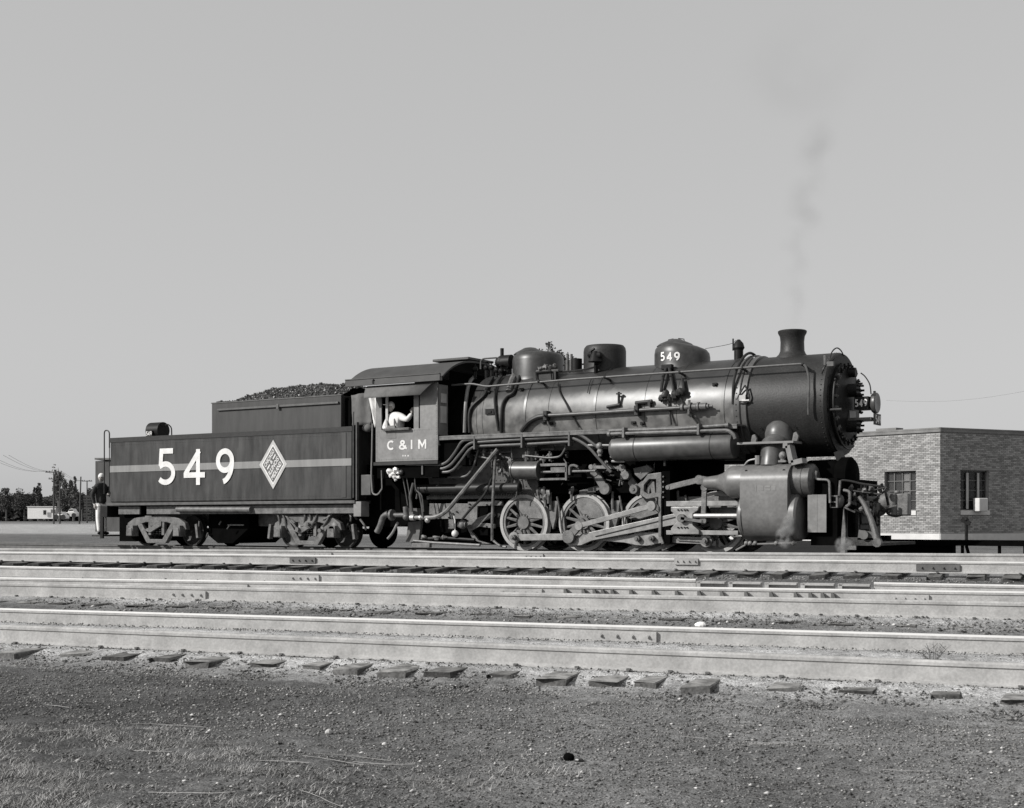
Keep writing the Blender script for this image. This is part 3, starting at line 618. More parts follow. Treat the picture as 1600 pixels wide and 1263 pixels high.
# trucks
def truck(pa,pb,detailed):
    xa,xb=X_(pa,YN),X_(pb,YN)
    for x in(xa,xb):
        car_wheel(ten,x,0.42,True,'pipe_dark'); car_wheel(ten,x,0.42,False,'black_and_shade')
        ax=MB(); ax.cyl((x,YC-0.68,0.42),(x,YC+0.68,0.42),0.08,12); build('axle',ax,'black_and_shade',ten)
    y0=YS+0.22; m=(xa+xb)/2; s=(xb-xa)/2
    b=MB()
    # cast side frame: arched top member, diagonal columns, bottom tie
    top=[(-1.28,0.46),(-1.22,0.64),(-0.95,0.77),(-0.45,0.84),(0.45,0.84),(0.95,0.77),(1.22,0.64),(1.28,0.46),(1.0,0.46),(0.80,0.58),(0.45,0.66),(-0.45,0.66),(-0.80,0.58),(-1.0,0.46)]
    b.prism([(m+x*s,z) for x,z in top],y0,y0+0.14)
    for q in(-1,1):
        b.prism([(m+q*s*x,z) for x,z in((0.90,0.70),(0.62,0.62),(0.22,0.14),(0.42,0.10))],y0+0.002,y0+0.138)
        b.prism([(m+q*s*x,z) for x,z in((0.34,0.72),(0.22,0.72),(0.22,0.30),(0.34,0.30))],y0+0.01,y0+0.12)
    b.prism([(m+x*s,z) for x,z in((-0.46,0.19),(-0.40,0.08),(0.40,0.08),(0.46,0.19))],y0+0.004,y0+0.134)
    sf=build('side_frame',b,'dusty_iron',ten,bevel=0.012)
    b=MB(); b.bx(m-0.24*s,m+0.24*s,y0-0.02,y0+0.1,0.55,0.69); b.prism([(m-0.5*s,0.44),(m+0.1*s,0.60),(m+0.24*s,0.55),(m-0.2*s,0.37)],y0-0.05,y0+0.02)
    build('bolster',b,'dusty_iron',sf,bevel=0.01)
    for k in range(3):
        b=MB(); b.tube([(m-0.14*s+k*0.14*s+0.06*math.cos(t*0.7)*0.9,y0+0.07+0.05*math.sin(t*0.7),0.30+t*0.006) for t in range(0,45,1)],0.014,5); build('coil_spring',b,'black_iron',sf)
    for x in(xa,xb):
        b=MB(); b.bx(x-0.13,x+0.13,y0-0.12,y0+0.1,0.27,0.57); b.prism([(x-0.12,0.28),(x+0.12,0.28),(x+0.10,0.5),(x-0.10,0.5)],y0-0.145,y0-0.122); build('journal_box',b,'dusty_iron',sf,bevel=0.03)
    if detailed:
        for k,(px,py,qx,qy) in enumerate([(429,792,438,822),(437,792,448,828),(446,805,470,835),(475,792,474,822),(480,795,486,816),(497,800,480,830),(517,795,503,826),(505,812,520,800),(545,800,548,814),(563,812,572,828),(486,826,470,818),(455,812,462,820)]):
            b=MB(); b.tube([W(px,py,YS+0.22),W((px+qx)/2+2,(py+qy)/2+1,YS+0.18),W(qx,qy,YS+0.25)],0.028,7,smooth=3); build('brake_rigging',b,'dusty_iron',sf)
        for c,r in(((438,832),0.16),((470,826),0.12),((524,826),0.20),((505,828),0.12),((486,818),0.10)):
            p=W(c[0],c[1],YS+0.26); b=MB(); b.sph(p,r,10,6,(0.8,0.5,1.0)); b.cyl(p+Vector((0,-.1,-.02)),p+Vector((0,-.16,-.02)),r*0.45,10); build('brake_hanger',b,'dusty_iron',sf)
    for q,x in((-1,xa),(1,xb)):
        b=MB(); b.prism([(x+q*0.50,0.22),(x+q*0.58,0.24),(x+q*0.52,0.62),(x+q*0.44,0.60)],y0+0.12,y0+0.26); build('brake_shoe',b,'dusty_iron',sf,bevel=0.01)
truck(228,301,False); truck(458,541,True)
tag(ten)
# coal load
cx0,cx1=BX0+0.06,BX1-0.06
nx,ny=70,34; vs=[]
def coalh(x,y):
    u=(x-cx0)/(cx1-cx0); v=(y-YB-0.04)/(yb2-YB-0.08)
    e=min(1,v/0.28,(1-v)/0.28); e=max(0,e)**0.7
    h=0.40*min(1,(u/0.34)**0.9)*(1-0.40*max(0,(u-0.84)/0.16)) if u>0 else 0
    return BZ-0.06+(0.06+h*e)+0.07*noise.noise(Vector((x*1.7,y*1.7,0)))+0.05*noise.noise(Vector((x*6,y*6,1)))*min(1,e*3)
for i in range(nx):
    for j in range(ny):
        x=cx0+(cx1-cx0)*i/(nx-1); y=YB+0.05+(yb2-YB-0.1)*j/(ny-1); vs.append((x,y,coalh(x,y)))
b=MB(); b.add(vs,[(i*ny+j,(i+1)*ny+j,(i+1)*ny+j+1,i*ny+j+1) for i in range(nx-1) for j in range(ny-1)])
r=random.Random(3)
for k in range(8000):
    x=r.uniform(cx0,cx1); y=r.uniform(YB+0.05,yb2-0.05); z=coalh(x,y); q=0.012+0.034*r.random()**2
    p=Vector((x,y,z+q*0.3)); d=[Vector((r.uniform(-1,1),r.uniform(-1,1),r.uniform(-1,1))).normalized() for _ in range(2)]
    rot=Vector((0,0,1)).rotation_difference(d[0]).to_matrix()
    pv=[rot@(Vector(c)*q*r.uniform(0.6,1.25)) for c in((1,0,0),(0,1,0),(-1,0,0),(0,-1,0),(0,0,.8),(0,0,-.8))]
    b.add([p+c for c in pv],[(0,1,4),(1,2,4),(2,3,4),(3,0,4),(1,0,5),(2,1,5),(3,2,5),(0,3,5)])
o=build('coal_heap',b,'coal',None,0,kind='stuff')

# ================================================================== LOCOMOTIVE
XF=WX(1318,632,0) if False else W(1318,632,YC).x        # smokebox front face
loco=thing('steam_locomotive','black eight-wheel steam switching locomotive numbered 549 with C & I M on its cab','locomotive',((W(1195,800,YS).x),YC,0))
BR=1.08; ZB=3.12
XJ=W(1160,650,YC-1.0).x           # smokebox / boiler jacket joint
XCAB=X_(684,YS)                   # cab front
XCR=X_(587,YS)                    # cab rear
# boiler jacket
xj0=W(737,640,YC-1.0).x
b=MB(); b.lathe([(1.03,XCAB-0.3),(1.03,xj0+0.1)],(0,YC,ZB-0.01),'X',64); build('firebox_wrapper',b,'black_and_shade',loco,30)
b=MB(); b.lathe([(1.0,xj0),(1.09,xj0),(1.10,xj0+0.02),(1.10,XJ)],(0,YC,ZB-0.01),'X',72); boiler=build('boiler_jacket',b,'boiler_jacket',loco,30)
for px in (823,932,1132):
    x=W(px,640,YC-1.0).x; b=MB(); b.lathe([(1.102,x-0.035),(1.112,x-0.03),(1.112,x+0.03),(1.102,x+0.035)],(0,YC,ZB-0.01),'X',72); build('boiler_band',b,'boiler_jacket',loco,30)
for px in (748,757,860,1010,1060):
    x=W(px,640,YC-1.0).x; b=MB(); b.lathe([(1.1005,x-0.006),(1.104,x),(1.1005,x+0.006)],(0,YC,ZB-0.01),'X',72); build('jacket_seam',b,'pipe_dark',loco,30)
b=MB(); b.lathe([(BR,XJ),(BR,XF-0.06),(BR-0.02,XF-0.03)],(0,YC,ZB),'X',72); sb=build('smokebox',b,'smokebox',loco,30)
b=MB(); b.lathe([(1.13,XJ-0.16),(1.15,XJ-0.14),(1.15,XJ-0.02),(1.13,XJ)],(0,YC,ZB),'X',72); b.lathe([(1.10,XJ+0.0),(1.12,XJ+0.01),(1.12,XJ+0.12),(1.08,XJ+0.13)],(0,YC,ZB),'X',72); build('joint_ring',b,'tank_paint',loco,30)
b=MB()
for k in range(60):
    a=2*PI*k/60
    if math.cos(a)>0.2: continue
    rivets(b,(XF-0.12,YC+(BR+0.001)*math.cos(a),ZB+(BR+0.001)*math.sin(a)),(XF-0.119,YC+(BR+0.001)*math.cos(a),ZB+(BR+0.001)*math.sin(a)),2,0.016,(0,math.cos(a),math.sin(a)))
    rivets(b,(XJ-0.08,YC+1.151*math.cos(a),ZB+1.151*math.sin(a)),(XJ-0.079,YC+1.151*math.cos(a),ZB+1.151*math.sin(a)),2,0.016,(0,math.cos(a),math.sin(a)))
build('rivet_rows',b,'smokebox',loco,0,kind='stuff')
# front: face plate, door ring, dogs, door, hinges
b=MB(); b.lathe([(BR-0.02,XF-0.03),(BR-0.03,XF),(0.86,XF),(0.86,XF+0.05),(0.80,XF+0.06)],(0,YC,ZB),'X',72); front=build('smokebox_front',b,'black_iron',loco,30)
b=MB(); b.lathe([(0.80,XF+0.055),(0.78,XF+0.09),(0.5,XF+0.15),(0.25,XF+0.18),(0.0,XF+0.19)],(0,YC,ZB),'X',56); door=build('smokebox_door',b,'black_iron',front,30)
for k in range(22):
    a=2*PI*(k+0.5)/22; c=Vector((XF+0.11,YC+0.80*math.cos(a),ZB+0.80*math.sin(a))); b=MB(); rot=Matrix.Rotation(a,3,'X')
    b.box(c,(0.04,0.12,0.05),rot); b.cyl(c+Vector((0,0,0)),c+Vector((0.05,0,0)),0.018,6); build('door_clamp',b,'rail_dark' if math.cos(a)<-0.6 else 'black_iron',front)
b=MB(); b.tube([Vector((XF+0.10,YC+0.93*math.cos(R(q)),ZB+0.93*math.sin(R(q)))) for q in range(150,300,8)],0.018,6); b.tube([(XF+0.02,YC-0.95,ZB-0.18),(XF+0.28,YC-0.95,ZB-0.18)],0.03,8); build('front_handrail',b,'pipe_dark',front)
# marker lamps (fluted dark bosses) on the front
for (px,py) in((1343,610),(1343,665)):
    p=W(px-6,py,YC-0.12); b=MB()
    b.cyl((XF+0.12,p.y,p.z),(XF+0.36,p.y,p.z),0.14,18)
    for k in range(8):
        a=2*PI*k/8; b.cyl((XF+0.34,p.y+0.12*math.cos(a),p.z+0.13*math.sin(a)),(XF+0.44,p.y+0.12*math.cos(a),p.z+0.13*math.sin(a)),0.022,6)
    build('air_pump_head',b,'black_iron',front)
p=W(1338,583,YC); b=MB(); b.cyl((XF+0.05,YC,p.z),(XF+0.27,YC,p.z),0.085,14); b.box((XF+0.2,YC,p.z+0.07),(0.12,0.1,0.08)); build('conduit_box',b,'black_iron',front)
b=MB(); b.tube([W(1345,583,YC),W(1352,589,YC),W(1359,601,YC),W(1361,616,YC)],0.014,6,smooth=5); build('headlight_conduit',b,'pipe_dark',front)
# headlight, number box, plate
hx=W(1368,630,YC); b=MB()
hx0=XF+0.20
b.cyl((hx0+0.10,YC,hx.z),(hx.x-0.06,YC,hx.z),0.12,20); b.lathe([(0,hx.x-0.07),(0.19,hx.x-0.06),(0.215,hx.x-0.03),(0.215,hx.x+0.03),(0.20,hx.x+0.045),(0.0,hx.x+0.03)],(0,YC,hx.z),'X',32); b.tube([(hx.x-0.02,YC,hx.z+0.2),(hx.x-0.02,YC,hx.z+0.25)],0.03,6)
hl=build('headlight',b,'tank_paint',loco)
b=MB(); na=W(1334.5,628,YC-0.2); nb=W(1357,628,YC-0.2); b.bx(na.x,nb.x,YC-0.2,YC+0.2,hx.z-0.13,hx.z+0.13); nbx=build('number_box',b,'black_iron',hl,bevel=0.006)
b=MB(); h=0.155; wid=(nb.x-na.x); 
for i,ch in enumerate('549'): glyph(b,ch,Vector((na.x+wid*(0.08+0.30*i),YC-0.202,hx.z-h/2)),EX,EZ,h,0.025,NY,0.003,wid*0.21/(h*0.64))
build('box_number',b,'white_paint',nbx,0)
b=MB(); b.bx(XF+0.1,hx.x-0.02,YC-0.22,YC+0.22,hx.z-0.36,hx.z-0.30); b.bx(XF+0.1,XF+0.2,YC-0.2,YC+0.2,hx.z-0.30,hx.z-0.14); build('headlight_bracket',b,'tank_paint',hl,bevel=0.005)
pz=W(1371,656,YC).z; b=MB(); b.bx(hx.x+0.02,hx.x+0.05,YC-0.21,YC+0.21,pz-0.11,pz+0.12); pl=build('number_plate',b,'black_iron',hl,bevel=0.004)
b=MB()
for i,ch in enumerate('549'): glyph(b,ch,Vector((hx.x+0.052,YC-0.17+i*0.125,pz-0.08)),Vector((0,1,0)),EZ,0.17,0.03,Vector((1,0,0)),0.003,0.85)
build('plate_number',b,'white_paint',pl,0)
# top front grab hoop and bracket
b=MB(); b.tube([W(1294,572,YC-0.75),W(1299,552,YC-0.6),W(1307,544,YC-0.45),W(1314,548,YC-0.2),W(1318,556,YC)],0.014,6,smooth=5); build('front_hoop',b,'pipe_dark',loco)
b=MB(); c=W(1297,569,YC-0.93); b.box(c,(0.16,0.06,0.10)); b.box(c+Vector((-0.1,-0.02,0.08)),(0.05,0.05,0.2)); build('lamp_bracket',b,'pipe_grey',loco,bevel=0.006)
b=MB(); b.tube([W(1284,584,YC-1.06),W(1287,576,YC-1.08),W(1291,570,YC-1.02)],0.02,6,smooth=4); build('smokebox_hook',b,'pipe_dark',loco)
# stack
st=W(1238,540,YC); b=MB(); z0=ZB+BR
b.lathe([(0.42,z0-0.30),(0.36,z0-0.03),(0.285,z0+0.04),(0.255,z0+0.11),(0.248,z0+0.30),(0.262,z0+0.42),(0.30,z0+0.49),(0.305,z0+0.53),(0.285,z0+0.545),(0.22,z0+0.54),(0.20,z0+0.2)],(st.x,YC,0),'Z',40); build('smokestack',b,'smokebox',loco,40)
# domes
def dome(name,px,r,ztop,prof,sx,lower=0.0,m='dome_black'):
    x=W(px,560,YC).x; b=MB(); b.lathe([(rr*r,z) for rr,z in prof],(x,YC,0),'Z',48,sx,1.0)
    if lower: b.v=[(vx,vy,vz-(lower*max(0,(vx-x)/(r*sx))*max(0,min(1,(vz-3.9)/0.8)))) for vx,vy,vz in b.v]
    return build(name,b,m,loco,40),x
zt=4.68; d1,xd1=dome('steam_dome',841,0.62,zt,[(1.18,3.75),(1.02,4.0),(1.0,4.1),(1.0,4.50),(0.96,4.60),(0.86,4.665),(0.6,4.70),(0,4.72)],1.0)
b=MB(); b.lathe([(0.40,4.66),(0.36,4.70),(0.14,4.82),(0.05,4.835),(0,4.835)],(xd1-0.20,YC-0.05,0),'Z',24); build('dome_cover',b,'dome_black',d1)
d2,xd2=dome('sand_dome',945,0.485,4.73,[(1.2,3.9),(1.05,4.02),(1.0,4.15),(1.0,4.60),(0.97,4.68),(0.88,4.735),(0.6,4.75),(0,4.755)],1.02,m='smokebox')
d3,xd3=dome('sand_dome',1066,0.56,4.7,[(1.45,3.55),(1.22,3.85),(1.05,4.02),(1.0,4.18),(1.0,4.42),(0.97,4.53),(0.86,4.615),(0.55,4.66),(0,4.67)],1.13,0.16)
b=MB(); xx=W(1056,530,YC).x; b.lathe([(0.42,4.60),(0.36,4.65),(0.12,4.75),(0.04,4.765),(0,4.77)],(xx,YC-0.02,0),'Z',24); b.tube([(xx-0.22,YC,4.68),(xx-0.18,YC,4.76),(xx-0.06,YC,4.775)],0.012,5); b.tube([(xx+0.22,YC,4.66),(xx+0.2,YC,4.75),(xx+0.06,YC,4.775)],0.012,5); build('dome_cover',b,'dome_black',d3)
# curved 549 on the third dome
b=MB(); rr=0.565
for i,(ch,px) in enumerate((('5',1036.5),('4',1048),('9',1059.5))):
    g_=MB(); glyph(g_,ch,Vector((0,0,0)),EX,EZ,0.19,0.036,NY,0.003,0.95)
    p=W(px,557,YC-0.5); a0=math.asin(max(-0.98,min(0.98,(p.x-xd3)/(rr*1.12))))
    for (vx,vy,vz) in g_.v:
        a=a0+(vx-0.06)/(rr*1.05); 
        b.v.append((xd3+1.12*(rr+0.004-vy*0.5)*math.sin(a),YC-(rr+0.004-vy*0.5)*math.cos(a),p.z-0.1+vz))
    k=len(b.v)-len(g_.v); b.f+=[tuple(k+q for q in f) for f in g_.f]; b.mi+=g_.mi
build('dome_number',b,'white_paint',d3,0)
# sand pipes from the third dome
for (pts) in ([(1041,576),(1036,590),(1033,612)],[(1046,576),(1049,592),(1053,612)],[(1066,592),(1068,606),(1070,616)]):
    b=MB(); b.tube([W(px,py,YC-(0.75 if py<585 else 0.98 if py<605 else 1.10)) for px,py in pts],0.035,8,smooth=4); build('sand_pipe',b,'pipe_dark',loco)
b=MB(0.8)
for px,py,r_ in((1034,623,0.07),(1040,617,0.09),(1046,622,0.06),(1054,619,0.09),(1060,615,0.07),(1065,612,0.08)): b.sph(W(px,py,YC-1.17),r_,8,6)
b.tube([W(1034,626,YC-1.16),W(1068,613,YC-1.16)],0.035,8); build('sand_trap',b,'pipe_dark',loco)
for pts in ([(1044,625),(1046,640),(1049,664)],[(1063,618),(1068,632),(1090,662)]):
    b=MB(); b.tube([W(px,py,YC-1.14) for px,py in pts],0.022,6,smooth=3); build('sand_pipe',b,'pipe_dark',loco)
b=MB(); c=W(1043,574,YC-0.68); b.box(c,(0.26,0.12,0.12)); build('sand_valve',b,'black_iron',d3,bevel=0.02)
# whistle / turret at 1157 and hose hoop
b=MB(); x=W(1157,550,YC).x; b.cyl((x,YC-0.1,4.1),(x,YC-0.1,4.42),0.10,12); b.lathe([(0.10,4.40),(0.13,4.45),(0.10,4.55),(0.03,4.63),(0,4.63)],(x,YC-0.1,0),'Z',14); b.tube([(x-0.13,YC-0.1,4.4),(x-0.13,YC-0.1,4.66)],0.018,6); build('whistle',b,'black_iron',loco)
b=MB(); b.tube([W(1145,632,YC-1.14),W(1146,600,YC-1.12),W(1151,578,YC-1.0),W(1160,561,YC-0.7),W(1168,553,YC-0.45),W(1176,553,YC-0.2),W(1186,562,YC)],0.03,8,smooth=5); build('air_hose',b,'pipe_dark',loco)
b=MB(); b.tube([W(1102,545,YC),W(1140,538,YC),W(1150,532,YC-0.1)],0.006,5,smooth=4); build('whistle_cord',b,'pipe_dark',loco)
# teardrop hook on smokebox
b=MB(); P=[W(px,py,YC-1.13) for px,py in((1164,602),(1158,612),(1153,622),(1155,629),(1161,631),(1168,628),(1171,620),(1168,611),(1164,602))]; b.tube(P,0.018,6,smooth=4); build('rope_hook',b,'pipe_dark',loco)
b=MB(); c=W(1160,622,YC-1.13); b.box(c,(0.14,0.02,0.12)); b.cyl(c+Vector((0.0,-0.02,-0.06)),c+Vector((0.16,-0.02,-0.06)),0.02,8); build('builder_plate',b,'bright_metal',loco)
# long handrail with stanchions and drop at the smokebox
YR=YC-1.07; b=MB(); hz=3.885
pts=[W(672,596,YR-0.1),W(716,598,YR-0.05),W(745,600,YR),W(768,603,YR)]
pts=[Vector((X_(706,YR),YR,hz+0.05)),Vector((X_(738,YR),YR,hz+0.05)),Vector((X_(760,YR),YR,hz-0.04)),Vector((X_(780,YR),YR,hz-0.03)),Vector((X_(900,YR),YR,hz)),Vector((X_(1258,YR),YR,hz+0.01))]
yy=YR-0.09; pts+= [W(1264,588,YC-1.10),W(1264,612,YC-1.20),W(1263,632,YC-1.19),W(1263,648,YC-1.16)]
b.tube(rnd(pts,0.12),0.024,8); build('handrail',b,'pipe_grey',loco)
for px in (842,945,1062,1160,1254):
    x=X_(px,YR); a=math.asin((hz-ZB)/1.1); b=MB(); b.cyl((x,YR-0.02,hz),(x,YC-1.08*math.cos(a)+0.05,hz-0.06),0.028,8); b.sph((x,YR,hz),0.04,8,6); build('handrail_post',b,'pipe_dark',loco)
# rear boiler-top fittings: turret, safety valves, generator
b=MB(); c=W(791,566,YC-0.15); b.cyl(c+Vector((-0.14,0,0)),c+Vector((0.16,0,0)),0.17,20); b.sph(c+Vector((-0.14,0,0)),0.16,12,8); b.cyl(c+Vector((-0.12,0,0.1)),c+Vector((-0.12,0,0.34)),0.045,10); b.box(c+Vector((0,0,-0.2)),(0.2,0.2,0.2)); build('turbo_generator',b,'black_iron',loco)
b=MB(); b.tube(rnd([W(751,577,YC-0.3),W(751,561,YC-0.3),W(779,559,YC-0.3),W(783,566,YC-0.3)],0.15),0.02,7); build('generator_pipe',b,'pipe_grey',loco)
for px,py in((760,575),(768,575),(742,577),(776,579),(783,580)):
    b=MB(); c=W(px,py,YC-0.35); b.cyl(c+Vector((0,0,-0.25)),c+Vector((0,0,0.02)),0.04,8); b.sph(c,0.075,8,6); b.cyl(c+Vector((0,0,0.06)),c+Vector((0,0,0.13)),0.012,6)
    b.cyl(c+Vector((0,0,0.13)),c+Vector((0,0,0.145)),0.06,10); build('turret_valve',b,'black_iron',loco)
for px in (887,893): 
    b=MB(); x=W(px,560,YC-0.2).x; b.cyl((x,YC-0.2,4.1),(x,YC-0.2,4.45),0.055,10); b.cyl((x,YC-0.2,4.45),(x,YC-0.2,4.58),0.03,10); build('safety_valve',b,'pipe_grey',loco)
b=MB(); x=W(901,568,YC-0.2).x; b.cyl((x,YC-0.2,4.15),(x,YC-0.2,4.46),0.13,14); build('safety_valve',b,'black_iron',loco)
b=MB(); b.tube([W(880,571,YC-0.2),W(905,570,YC-0.2),W(922,568,YC-0.2)],0.02,6); b.tube([W(868,581,YC-0.62),W(895,580,YC-0.62),W(925,575,YC-0.62),W(937,570,YC-0.5)],0.022,6,smooth=4); build('bell_pipe',b,'pipe_dark',loco)
# bell bracket by the middle dome
b=MB(); c=W(930,556,YC-0.62); b.lathe([(0.17,c.z-0.14),(0.14,c.z-0.08),(0.10,c.z+0.02),(0.05,c.z+0.10),(0,c.z+0.11)],(c.x,c.y,0),'Z',16); b.tube([c+Vector((-0.17,0,-0.05)),c+Vector((-0.10,0,0.12)),c+Vector((-0.02,0,0.16))],0.035,6); b.sph(c+Vector((-0.12,0,0.03)),0.08,7,5); b.sph(c+Vector((0.1,0,0.0)),0.09,7,5); b.tube([c+Vector((0.02,0,-0.2)),c+Vector((-0.03,0.1,-0.42))],0.05,6); build('bell',b,'black_iron',loco)
# feedwater pump and check valves cluster near rear dome
b=MB(1.0); 
for px,py,r_ in((845,577,.06),(852,573,.07),(859,575,.06),(868,572,.06),(842,583,.05)): b.sph(W(px,py,YC-0.72),r_,8,6)
b.tube([W(838,581,YC-0.72),W(873,579,YC-0.72)],0.03,6); build('check_valve',b,'dusty_iron',loco)
b=MB(); fr=[W(837,582,YC-0.8),W(861,580,YC-0.8),W(862,593,YC-0.8),W(838,595,YC-0.8)]; b.tube(fr+[fr[0]],0.022,6); c=(fr[0]+fr[2])/2; b.box(c+Vector((0,0.1,0)),(0.6,0.12,0.2)); build('lubricator_box',b,'pipe_dark',loco)
# pipes clinging to the firebox
def surf(px,py,extra=0.03):           # point on the boiler jacket flank for a line of sight
    Y=YC-1.0
    for _ in range(12):
        z=W(px,py,Y).z; q=(z-ZB)/(1.10+extra); q=max(-0.98,min(0.98,q)); Y=YC-(1.10+extra)*math.sqrt(1-q*q)
    return W(px,py,Y)
def spipe(name,pts,r,m,k=5,extra=0.04):
    b=MB(); b.tube([surf(px,py,extra) for px,py in pts],r,8,smooth=k); build(name,b,m,loco)
spipe('boiler_pipe',[(770,590),(763,602),(756,618),(735,640),(734,676)],0.040,'pipe_dark')
spipe('boiler_pipe',[(784,588),(777,598),(773,615),(774,640),(779,674)],0.030,'pipe_dark')
spipe('boiler_pipe',[(812,588),(803,612),(792,620),(785,632),(783,655),(783,676)],0.038,'pipe_dark')
spipe('boiler_pipe',[(872,598),(874,612),(884,630),(890,642),(905,668)],0.017,'pipe_dark')
spipe('boiler_pipe',[(925,590),(921,600),(918,614)],0.010,'pipe_dark')
spipe('boiler_pipe',[(742,588),(733,600),(728,630),(726,676)],0.045,'cab_paint',5,0.0)
spipe('boiler_pipe',[(806,583),(799,598),(795,612)],0.08,'dusty_iron',4,0.02)
spipe('injector_pipe',[(815,674),(826,660),(840,652),(852,650)],0.055,'pipe_dark',5,0.06)
b=MB(); b.tube([surf(850,649.5,0.09),surf(900,647,0.09),surf(1000,641,0.09),surf(1063,637.5,0.09)],0.042,10,smooth=3); build('throttle_rod',b,'pipe_grey',loco)
for px,py in((854,650),(996,642)):
    b=MB(); c=surf(px,py,0.08); b.box(c,(0.10,0.16,0.22)); b.cyl(c+Vector((0,-.1,0)),c+Vector((0,-.14,0)),0.03,6); build('rod_bracket',b,'pipe_dark',loco,bevel=0.01)
b=MB(); c=surf(1085,636,0.13); d=EX
for k,(dx,l,r_) in enumerate(((-0.30,0.05,0.08),(-0.22,0.12,0.055),(-0.10,0.04,0.10),(-0.04,0.10,0.075),(0.08,0.04,0.10),(0.12,0.16,0.075),(0.28,0.05,0.05),(0.32,0.10,0.02))): b.cyl(c+d*dx,c+d*(dx+l),r_,12)
b.cyl(c+Vector((-0.12,-.02,-0.16)),c+Vector((-0.12,0,0.15)),0.03,8); build('feed_check',b,'dusty_iron',loco)
b=MB(); c=surf(1006,628,0.06); b.tube([c+Vector((-0.2,0,-0.02)),c+Vector((0.2,0,0.0))],0.045,8); b.box(c+Vector((-0.16,0,-0.06)),(0.05,0.08,0.12)); b.box(c+Vector((0.14,0,-0.04)),(0.06,0.08,0.14)); build('blowdown_cock',b,'pipe_dark',loco)
b=MB(); c=surf(967,624,0.06); b.tube([c+Vector((0.0,0,0.16)),c+Vector((0,0,-0.14))],0.03,8); b.tube([c+Vector((0.03,0,-0.12)),c+Vector((-0.3,0,-0.16))],0.035,8); b.box(c+Vector((0,0,0.12)),(0.12,0.05,0.03)); build('globe_valve',b,'pipe_dark',loco)
for px,py in((763,613),(815,609),(1117,601),(861,662),(990,661),(1004,662),(850,660)):
    b=MB(); c=surf(px,py,0.01); b.box(c,(0.10,0.05,0.07)); b.cyl(c,c+Vector((0.03,-0.05,-0.02)),0.02,6); build('washout_plug',b,'black_iron',loco)
b=MB(); a1=surf(762,640,0.0); a2=surf(771,647,0.0); b.box((a1+a2)/2,(0.24,0.09,0.13)); b.box(((a1+a2)/2)+Vector((0.0,-0.05,-0.01)),(0.10,0.03,0.05)); build('hand_hole',b,'black_iron',loco)
# cast casing panel edges on firebox jacket
# firebox below the boiler
xa,xb=X_(668,26.5),X_(838,26.5)
b=MB(); b.add([(xa,26.45,2.15),(xb,26.45,2.15),(xb,26.62,1.30),(xa,26.62,1.30),(xa,2*YC-26.45,2.15),(xb,2*YC-26.45,2.15),(xb,2*YC-26.62,1.30),(xa,2*YC-26.62,1.30)],[(0,3,2,1),(4,5,6,7),(0,1,5,4),(3,7,6,2),(0,4,7,3),(1,2,6,5)])
b.bx(xa,xb,26.42,2*YC-26.42,2.15,3.2); fbx=build('firebox',b,'rail_dark',loco)
b=MB()
for r_ in range(6):
    t=r_/5; z=2.1-0.75*t; rivets(b,(xa+0.1,26.455+0.17*t*0.88-0.004,z),(xb-0.1,26.455+0.17*t*.88-0.004,z),26,0.016)
build('stay_bolts',b,'rail_dark',fbx,0,kind='stuff')
b=MB(); rivets(b,(xa,26.58,1.31),(xb,26.58,1.31),44,0.028); b.bx(xa-0.1,xb+0.1,26.60,2*YC-26.6,1.22,1.30); build('mud_ring',b,'dusty_iron',fbx,0)
b=MB(); c0=W(652,764.5,26.35); c1=W(812,765,26.35); c1.z=c0.z; b.cyl(c0,c1,0.115,20); b.sph(c1,0.11,12,8,(0.4,1,1)); build('fuel_reservoir',b,'pipe_dark',loco)
b=MB(); b.bx(X_(655,27),X_(775,27),26.65,2*YC-26.65,0.35,1.22); build('ash_pan',b,'black_and_shade',loco)
# cab --------------------------------------------------------------------------------
ZC0=2.13; ZCT=3.97; ZBL=2.90; YO=2*YC-YS
xw0,xw1=X_(600,YS),X_(656,YS); xp=X_(596,YS)
b=MB(); th=0.03
b.bx(XCR,XCAB,YS,YS+th,ZC0,ZBL); b.bx(XCR+0.0,xp,YS,YS+th,ZBL,ZCT); b.bx(xw1,XCAB,YS,YS+th,ZBL,ZCT); b.bx(xp,xw1,YS,YS+th,ZCT-0.22,ZCT)
cab=build('cab',b,'cab_paint',loco,0,bevel=0.004)
b=MB(); b.bx(XCR,XCAB,YO-th,YO,ZC0,ZCT); build('far_side_wall',b,'black_and_shade',cab)
b=MB(); b.bx(XCR-0.25,XCR-0.2,26.35,YO-0.1,2.0,3.98); b.bx(XCR-0.2,XCR-0.01,YO-0.1,YO,2.0,3.9); build('added_dark_screen',b,'black_and_shade',cab)  # dark screen added to shut out the sky and blacken the cab
b=MB(); b.lathe([(0,XCAB-0.52),(1.05,XCAB-0.52)],(0,YC,ZB-0.2),'X',32); b.tube([(XCAB-0.6,26.7,2.9),(XCAB-0.7,26.6,3.3),(XCAB-0.9,26.5,3.35)],0.03,6); build('backhead',b,'black_iron',cab)
b=MB(); b.bx(XCR+0.03,XCAB-0.03,YS+th+0.3,YO-th-0.3,ZC0,2.2); b.bx(XCAB-0.7,XCAB-0.5,YC-1.0,YC+1.0,2.2,3.95); build('cab_floor',b,'black_and_shade',cab)
